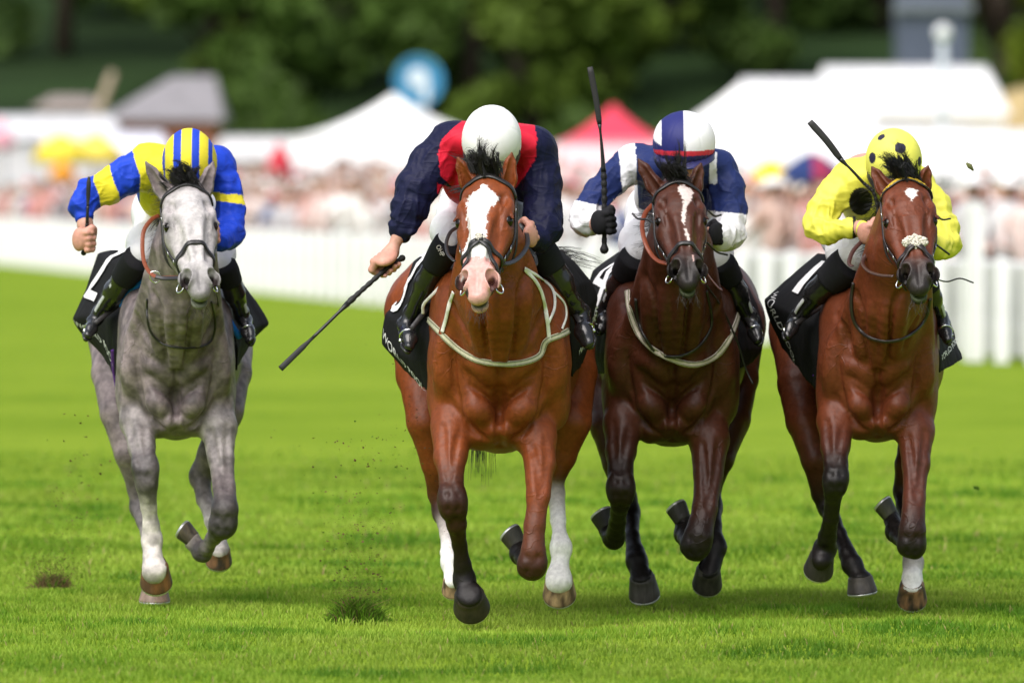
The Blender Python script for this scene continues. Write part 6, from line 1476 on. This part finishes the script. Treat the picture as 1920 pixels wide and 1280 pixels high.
KC = dict(label='jockey in navy and white silks with quartered cap, whip raised straight up', helmet=(1283, 258, -.04, 57, 48), face=(0, -.95, -.35), crown=(0, -.30, .95),
    neck=(1275, 300, .12), back=(1265, 320, .45), back_r=(80, 140, 55), hip=(1262, 400, .80), seat_r=(72, 110, 70),
    torso=[((1268, 312, .16), (92, 90, 46)), ((1190, 302, .18), (30, 60, 32)), ((1350, 312, .18), (26, 50, 30)), ((1245, 370, .35), (58, 90, 52)), ((1310, 370, .35), (40, 80, 50))],
    arms=[[(1182, 308, .16, 34), (1150, 335, .13, 31), (1122, 366, .10, 28), (1100, 398, .06, 27), (1098, 414, .04, 27), (1112, 418, .02, 20), (1118, 419, .0, 13)],
          [(1352, 322, .16, 28), (1364, 355, .12, 31), (1370, 400, .08, 30), (1366, 440, .02, 30), (1348, 446, -.08, 24), (1338, 442, -.14, 15)]],
    sleeve_end=[6, 6], gloves=True,
    hands=[dict(c=(1133, 416, -.03), a0=(1133, 468, -.03), a1=(1128, 330, -.05), back=(-.6, -.75, .1), size=1.12), dict(c=(1330, 440, -.2), a0=(1330, 455, -.2), a1=(1328, 425, -.2), back=(.7, -.7, .1), size=1.0)],
    legs=[dict(thigh=[(1218, 425, .50, 44), (1200, 455, .34, 38), (1192, 478, .26, 30)], boot=[(1184, 494, .22, 28), (1160, 535, .30, 22), (1140, 570, .40, 14), (1134, 588, .42, 12), (1128, 616, .32, 11)], pipe=-.7),
          dict(thigh=[(1325, 440, .50, 34), (1342, 475, .30, 30), (1350, 492, .24, 25)], boot=[(1358, 504, .22, 26), (1380, 548, .28, 21), (1402, 590, .36, 14), (1411, 604, .36, 13), (1420, 636, .26, 11.5)], pipe=.7)],
    leather_top=[(1190, 540, .5), (1360, 540, .5)],
    hem_col=(.03, .03, .10), jcol=jC, hcol=hC, band=False, peak_col=(.02, .02, .1), fold=.007,
    whip=dict(p=[(1133, 468, -.03), (1133, 416, -.03), (1133, 360, -.04), (1131, 310, -.05), (1126, 250, -.06), (1119, 195, -.07), (1106, 126, -.08)], t=[0, .02, .05, .46, .50, .68, .74, .97, 1], r=[6.5, 6, 4.6, 5.4, 4.2, 2.2, 5.5, 6.2, 5.5], split=(19, 29), flat=(0, 1, 0), label='black riding whip raised upright in a black glove'))

# --- D: bay
bD = (.125, .031, .0115); kD = (.022, .009, .006); mD = (.075, .021, .011)
HD = dict(kind='bay', Y=43.3, cx=1646, hw=110, yb=840, coat=bD, label='bay racehorse with a small white star and sheepskin noseband pad, on the far right',
    rump=(1600, 625, 160, 140), poll=(1698, 326, -.46), lip=(1727, 532, -.86), twist=-.02,
    neck=[(1694, 385, -.34, 40), (1684, 460, -.24, 52), (1672, 540, -.10, 62), (1656, 625, .16, 84)],
    ears=[(1633, 310, -.38), (1741, 308, -.42)], muzzle=(.035, .026, .024), nostril=(.006, .005, .005), face=.95, mealy=.8,
    marks=[([(352, 1700, 1714), (358, 1694, 1722), (366, 1698, 1720), (374, 1704, 1714), (379, 1708, 1710)], (.66, .62, .58), 5)],
    hair=(.010, .010, .011),
    forelock=[((.00, .0, -.02), (1678, 300, -.5), 150, .02, .02, (0, 0, .03)), ((-.01, 0.0, -.03), (1660, 290, -.46), 120, .018, .022, (0, 0, .03)), ((.0, .02, -.03), (1704, 308, -.48), 130, .016, .016, (0, 0, .03)), ((.0, 0, -.03), (1690, 280, -.45), 50, .012, .02, (0, 0, .02))],
    tail=[(1620, 760, 1.9), (1630, 780, 2.1)],
    noseband='sheepskin', nose_y=.385, browband_y=.02, brow='yellow', leather=(.02, .014, .013),
    legs=[
        leg([(1582, 720, 0.24, 48), (1568, 790, 0.12, 35), (1566, 835, 0.03, 26.4), (1567, 870, -0.04, 22.1), (1567, 900, -0.08, 23), (1563, 925, -0.05, 17), (1558, 970, 0.04, 14), (1551, 1005, 0.14, 16), (1547, 1028, 0.2, 20), (1540, 1052, 0.16, 17)],
            [bD, bD, mD, kD, BK, BK, BK, BK, BK, BK],
            dict(p=(1541, 1042, .18), d=(-.15, .70, -.62), t=(-.12, -.62, -.72), w=54, c=(.025, .022, .02), s=(.035, .03, .027)), [(4, 24, 1.35), (8, 19, 1.1)]),
        leg([(1706, 740, 0.24, 44), (1716, 810, 0.12, 35), (1717, 870, 0.04, 25.5), (1714, 935, -0.03, 20.2), (1711, 995, -0.08, 24), (1709, 1020, -0.07, 25), (1698, 1020, 0.1, 15), (1686, 1006, 0.22, 15), (1680, 996, 0.28, 18), (1672, 972, 0.34, 15)],
            [bD, bD, mD, mD, kD, BK, BK, BK, BK, BK],
            dict(p=(1670, 968, .34), d=(-.65, .30, .65), t=(-.40, .0, .90), w=40, c=(.03, .03, .02), s=(.05, .05, .03)), [(5, 26, 1.0), (8, 18, 1.0)]),
        leg([(1510, 620, 1.40, 68), (1492, 720, 1.12, 34), (1508, 790, 1.0, 34), (1528, 860, .95, 27), (1542, 925, 1.0, 20), (1552, 950, 1.0, 18), (1574, 1000, .85, 13), (1590, 1040, .76, 16), (1598, 1058, .73, 19), (1612, 1084, .70, 17)],
            [bD, bD, bD, mD, kD, BK, BK, BK, BK, BK],
            dict(p=(1613, 1082, .70), d=(.12, .12, -.98), t=(.05, -.98, -.15), w=54, c=(.07, .06, .05), s=(.04, .035, .03), tall=.8), [(5, 19, 1.2), (8, 18, 1.0)], False),
        leg([(1716, 640, 1.40, 52), (1722, 730, 1.12, 30), (1714, 800, 1.0, 28), (1702, 870, .92, 24), (1694, 920, .95, 19), (1698, 950, .9, 17), (1704, 1000, .8, 14), (1710, 1040, .74, 17), (1712, 1056, .72, 18), (1710, 1084, .68, 19), (1710, 1100, .68, 23)],
            [bD, bD, bD, mD, kD, BK, BK, (.03, .025, .022), (.35, .32, .3), WH, WH],
            dict(p=(1710, 1096, .66), d=(.02, .72, -.70), t=(0, -.70, -.72), w=54, c=(.30, .16, .08), s=(.03, .025, .022)), [(8, 18, 1.0)], False)],
    cloth=dict(
        L=[[(1618, 490, .42), (1580, 482, .7), (1534, 476, 1.0)], [(1592, 530, .42), (1545, 510, .68), (1490, 512, .95)], [(1562, 570, .40), (1510, 548, .66), (1462, 536, .93)], [(1542, 620, .36), (1490, 590, .62), (1433, 562, .9)], [(1536, 670, .36), (1500, 650, .6), (1452, 608, .88)], [(1538, 738, .42), (1508, 700, .6), (1472, 652, .84)]],
        R=[[(1722, 520, .42), (1728, 512, .7), (1738, 506, 1.0)], [(1735, 560, .42), (1745, 556, .68), (1758, 552, .95)], [(1745, 600, .40), (1758, 596, .66), (1772, 590, .93)], [(1752, 635, .36), (1770, 632, .62), (1788, 628, .9)], [(1756, 666, .36), (1778, 660, .6), (1800, 652, .88)], [(1758, 698, .42), (1782, 688, .6), (1808, 672, .84)]],
        textL=[('WORLD POOL', (.50, .93), (.050, -.030), (-.03, -.085)), ('1', (.43, .66), (.05, -.80), (-.34, .05))], textR=[('WORLD POOL', (.90, .05), (-.02, .11), (-.065, -.02))]),
    straps=[
        ('neck_strap', [(1600, 530, .2), (1596, 560, .05), (1600, 600, -.02), (1622, 628, -.08), (1655, 640, -.1), (1690, 636, -.1), (1720, 618, -.06), (1738, 592, 0), (1744, 560, .1)], 7, .005, (.02, .015, .014), 'on', M_LEATHER),
        ('rein', [(1642, 440, -.12), (1620, 450, -.15), (1600, 470, -.2), (1592, 492, -.25), (1598, 500, -.28)], 8, .003, (.05, .018, .014), 'strap', M_LEATHER),
        ('rein', [(1630, 470, -.25), (1617, 492, -.3), (1628, 508, -.4), (1650, 516, -.5), (1675, 518, -.6)], 8, .004, (.05, .022, .018), 'strap', M_LEATHER),
        ('rein', [(1752, 522, -.6), (1775, 528, -.5), (1800, 522, -.45), (1825, 530, -.42)], 3, .003, (.03, .028, .028), 'tube', M_LEATHER),
        ('rein', [(1757, 405, -.5), (1768, 412, -.45), (1782, 410, -.42)], 3.5, .003, (.015, .015, .015), 'tube', M_LEATHER),
        ('rein', [(1757, 460, -.5), (1768, 468, -.45), (1780, 477, -.42)], 4, .003, (.015, .015, .015), 'tube', M_LEATHER),
        ('saddle_pad', [(1528, 700, .46), (1536, 725, .5)], 12, .006, (.14, .05, .35), 'strap', M_CLOTH)])
YD = V(.74, .70, .09)
def jD(px, py, v, N):
    c = np.tile(YD, (len(v), 1)); m = ((px - 1614) / 22) ** 2 + ((py - 378) / 26) ** 2 < 1; m &= N[:, 1] < .3
    t = (px > 1599) & (px < 1605) & (py > 405) & (py < 450); return np.where((m | t)[:, None], V(.012, .012, .014), c)
def hD(px, py, v, N, fr):
    hc, sd, fw, up = fr; c = np.tile(V(.76, .74, .12), (len(v), 1)); d = unit(v - hc); m = np.zeros(len(v), bool)
    for (x, y, r) in ((1686, 276, 11.5), (1633, 294, 10), (1722, 300, 9), (1650, 257, 8), (1700, 340, 10)):
        q = (np.array([(x - 1675) / 51, -.6, -(y - 292) / 47])); q[1] = -math.sqrt(max(.02, 1 - q[0] ** 2 - q[2] ** 2)); q = unit(q); m |= (d @ q) > math.cos(r / 50)
    return np.where(m[:, None], V(.02, .018, .04), c)
KD = dict(label='jockey in yellow silks with black spots on the cap, whip slanting over the shoulder', helmet=(1676, 294, -.05, 51, 48), face=(.05, -.60, -.8), crown=(0, -.72, .68),
    neck=(1662, 312, .12), back=(1625, 345, .45), back_r=(60, 140, 50), hip=(1610, 410, .80), seat_r=(62, 110, 62),
    torso=[((1645, 330, .16), (62, 80, 36)), ((1600, 345, .16), (34, 60, 44)), ((1625, 385, .30), (46, 90, 44)), ((1700, 340, .2), (45, 60, 40))],
    arms=[[(1590, 338, .14, 36), (1566, 366, .11, 33), (1544, 396, .08, 29), (1532, 424, .05, 25), (1552, 433, .02, 22), (1590, 428, -.05, 18), (1614, 428, -.10, 14)],
          [(1722, 345, .14, 30), (1752, 385, .10, 27), (1770, 425, .06, 24), (1774, 460, .02, 25), (1755, 464, -.08, 22), (1735, 445, -.18, 16)]],
    sleeve_end=[7, 6],
    hands=[dict(c=(1630, 434, -.15), a0=(1640, 455, -.15), a1=(1636, 412, -.17), back=(-.6, -.8, .1), size=1.0), dict(c=(1728, 436, -.2), a0=(1728, 450, -.2), a1=(1727, 420, -.2), back=(.7, -.7, .1))],
    legs=[dict(thigh=[(1580, 445, .50, 38), (1588, 472, .32, 36), (1590, 488, .24, 32)], boot=[(1580, 505, .22, 33), (1532, 548, .30, 22), (1500, 588, .40, 13), (1489, 602, .42, 12), (1478, 628, .32, 11)], pipe=-.8),
          dict(thigh=[(1690, 440, .50, 34), (1722, 490, .30, 28), (1728, 505, .24, 22)], boot=[(1736, 520, .22, 20), (1750, 560, .28, 16), (1764, 596, .36, 12), (1770, 606, .36, 11.5), (1776, 634, .26, 11)], pipe=.7)],
    leather_top=[(1560, 560, .5), (1750, 560, .5)],
    hem_col=(.60, .57, .10), smooth=True, jcol=jD, hcol=hD, band=False, peak_col=(.02, .02, .02), fold=.004, button=True,
    whip=dict(p=[(1650, 424, -.17), (1640, 366, -.19), (1618, 342, -.20), (1596, 318, -.21), (1576, 298, -.21), (1550, 264, -.22), (1518, 228, -.22)], t=[0, .15, .3, .56, .66, .72, .96, 1], r=[3.4, 3.2, 3.0, 2.6, 5.0, 6.5, 7.0, 6.0], split=(14, 27), flat=(0, 1, 0), label='black riding whip slanting up over the shoulder of the yellow jacket'))
for sp, kj in ((HB, KB), (HA, KA), (HC, KC), (HD, KD)):
    ctx = build_horse(sp); build_jockey(kj, ctx)
# ------------------------------------------------------------------ turf thrown up by the hooves
g = np.random.default_rng(9); M_CLOD = mat_attr('soil', .95, .1, .3, 200)
def clods(name, items, label):
    m = MB()
    for px, py, Y, r in items:
        c = W(px, py, Y); n = g.normal(0, 1, (7, 3)); v = c + unit(n) * r * g.uniform(.5, 1.3, (7, 1)) * V(1.2, 1, .8)
        soil = V(.120, .070, .038) * g.uniform(.5, 1.5); gr = V(.06, .12, .015) * g.uniform(.6, 1.3)
        t = [[0, 1, 2], [0, 2, 3], [0, 3, 4], [1, 2, 5], [2, 3, 6], [3, 4, 5], [4, 5, 6], [1, 5, 6], [0, 4, 6], [1, 0, 6]]
        m.put(v, None, t, soil if g.uniform() < .75 else gr)
    return tag(m.build(name, M_CLOD, None, False), label, kind='stuff')
it = []
for i in range(330):
    t = g.uniform(0, 1) ** 1.5; it.append((668 + g.normal(0, 26 + 55 * t) + 30 * t, 1120 - 330 * t + g.normal(0, 20), 43.2 + g.normal(0, .3), g.uniform(.0026, .0070) * (1 if g.uniform() < .4 else .55)))
for i in range(4200): t = g.uniform(0, 1) ** 2; it.append((676 + g.normal(0, 26 + 44 * t), 1125 - 170 * t + g.normal(0, 16), 43.4 + g.normal(0, .3), g.uniform(.0008, .0019)))
for i in range(70): it.append((780 + g.normal(0, 40), 800 + g.normal(0, 90), 43.2, g.uniform(.0015, .004)))
clods('flying_turf', it, 'crumbs of turf and soil flying behind the leading horse')
it = [(160, 818, 45.2, .008), (132, 862, 45.2, .009), (188, 872, 45, .007), (188, 888, 45, .007), (208, 864, 45, .006), (154, 906, 45, .008), (140, 778, 45, .005), (120, 776, 45, .005), (165, 780, 45, .006)]
for i in range(60): it.append((150 + g.normal(0, 35), 930 + g.normal(0, 70), 45.5, g.uniform(.002, .006)))
for i in range(1500): it.append((100 + g.normal(0, 30), 1068 + g.normal(0, 16), 45.8, g.uniform(.001, .003)))
for i in range(700): it.append((120 + g.normal(0, 60), 1000 + g.normal(0, 45), 45.8, g.uniform(.0012, .003)))
clods('flying_turf', it, 'crumbs of turf and soil flying beside the grey horse')
it = [(1830, 915, 46, .013), (1824, 313, 41, .0), (1480, 1012, 45, .004)] + [(1420 + g.normal(0, 60), 960 + g.normal(0, 60), 45, g.uniform(.001, .003)) for _ in range(20)]
clods('flying_turf', it, 'crumbs of turf flying at the right')
m = MB(); c = W(1818, 312, 40.8); m.tube([c + V(-.012, 0, .012), c, c + V(.014, 0, -.016)], [.004, .011, .003], 5, col=(.12, .13, .05)); tag(m.build('turf_clod', M_CLOD), 'single clod of turf in mid-air right of the yellow cap', 'clod')
# torn sod standing up behind the leading horse
def sod(px, py, Y, wpx, hpx, n, label, dark=.86):
    m = MB(); c = W(px, py, Y); c[2] = 0; hw_ = wpx / 2 * Y / FPX; hh = hpx * Y / FPX
    for i in range(n):
        x = g.normal(0, .46) * hw_; k = max(.12, 1 - abs(x / hw_) ** 1.5); p = c + V(x, g.normal(0, .06), -.003); h_ = hh * g.uniform(.4, 1.05) * k
        d_ = V(g.normal(0, .35) + x / hw_ * .3, g.normal(0, .3), 1.0) * h_; col = V(.10, .21, .012) * g.uniform(.35, 1.6) if g.uniform() < dark else V(.20, .14, .06) * g.uniform(.5, 1.3)
        m.tube([p, p + d_ * .6, p + d_ + V(g.normal(0, .25), 0, -.1) * h_], [.0019, .0016, .0006], 3, col=col, cap=False)
    tag(m.build('torn_sod', M_BLADE), label, 'sod', kind='stuff')
sod(668, 1162, 42.9, 124, 50, 1500, 'dark tuft of torn turf kicked up behind the leading horse')
sod(98, 1088, 46.5, 90, 32, 450, 'small brownish tuft of torn turf far left, behind the grey horse', .3)
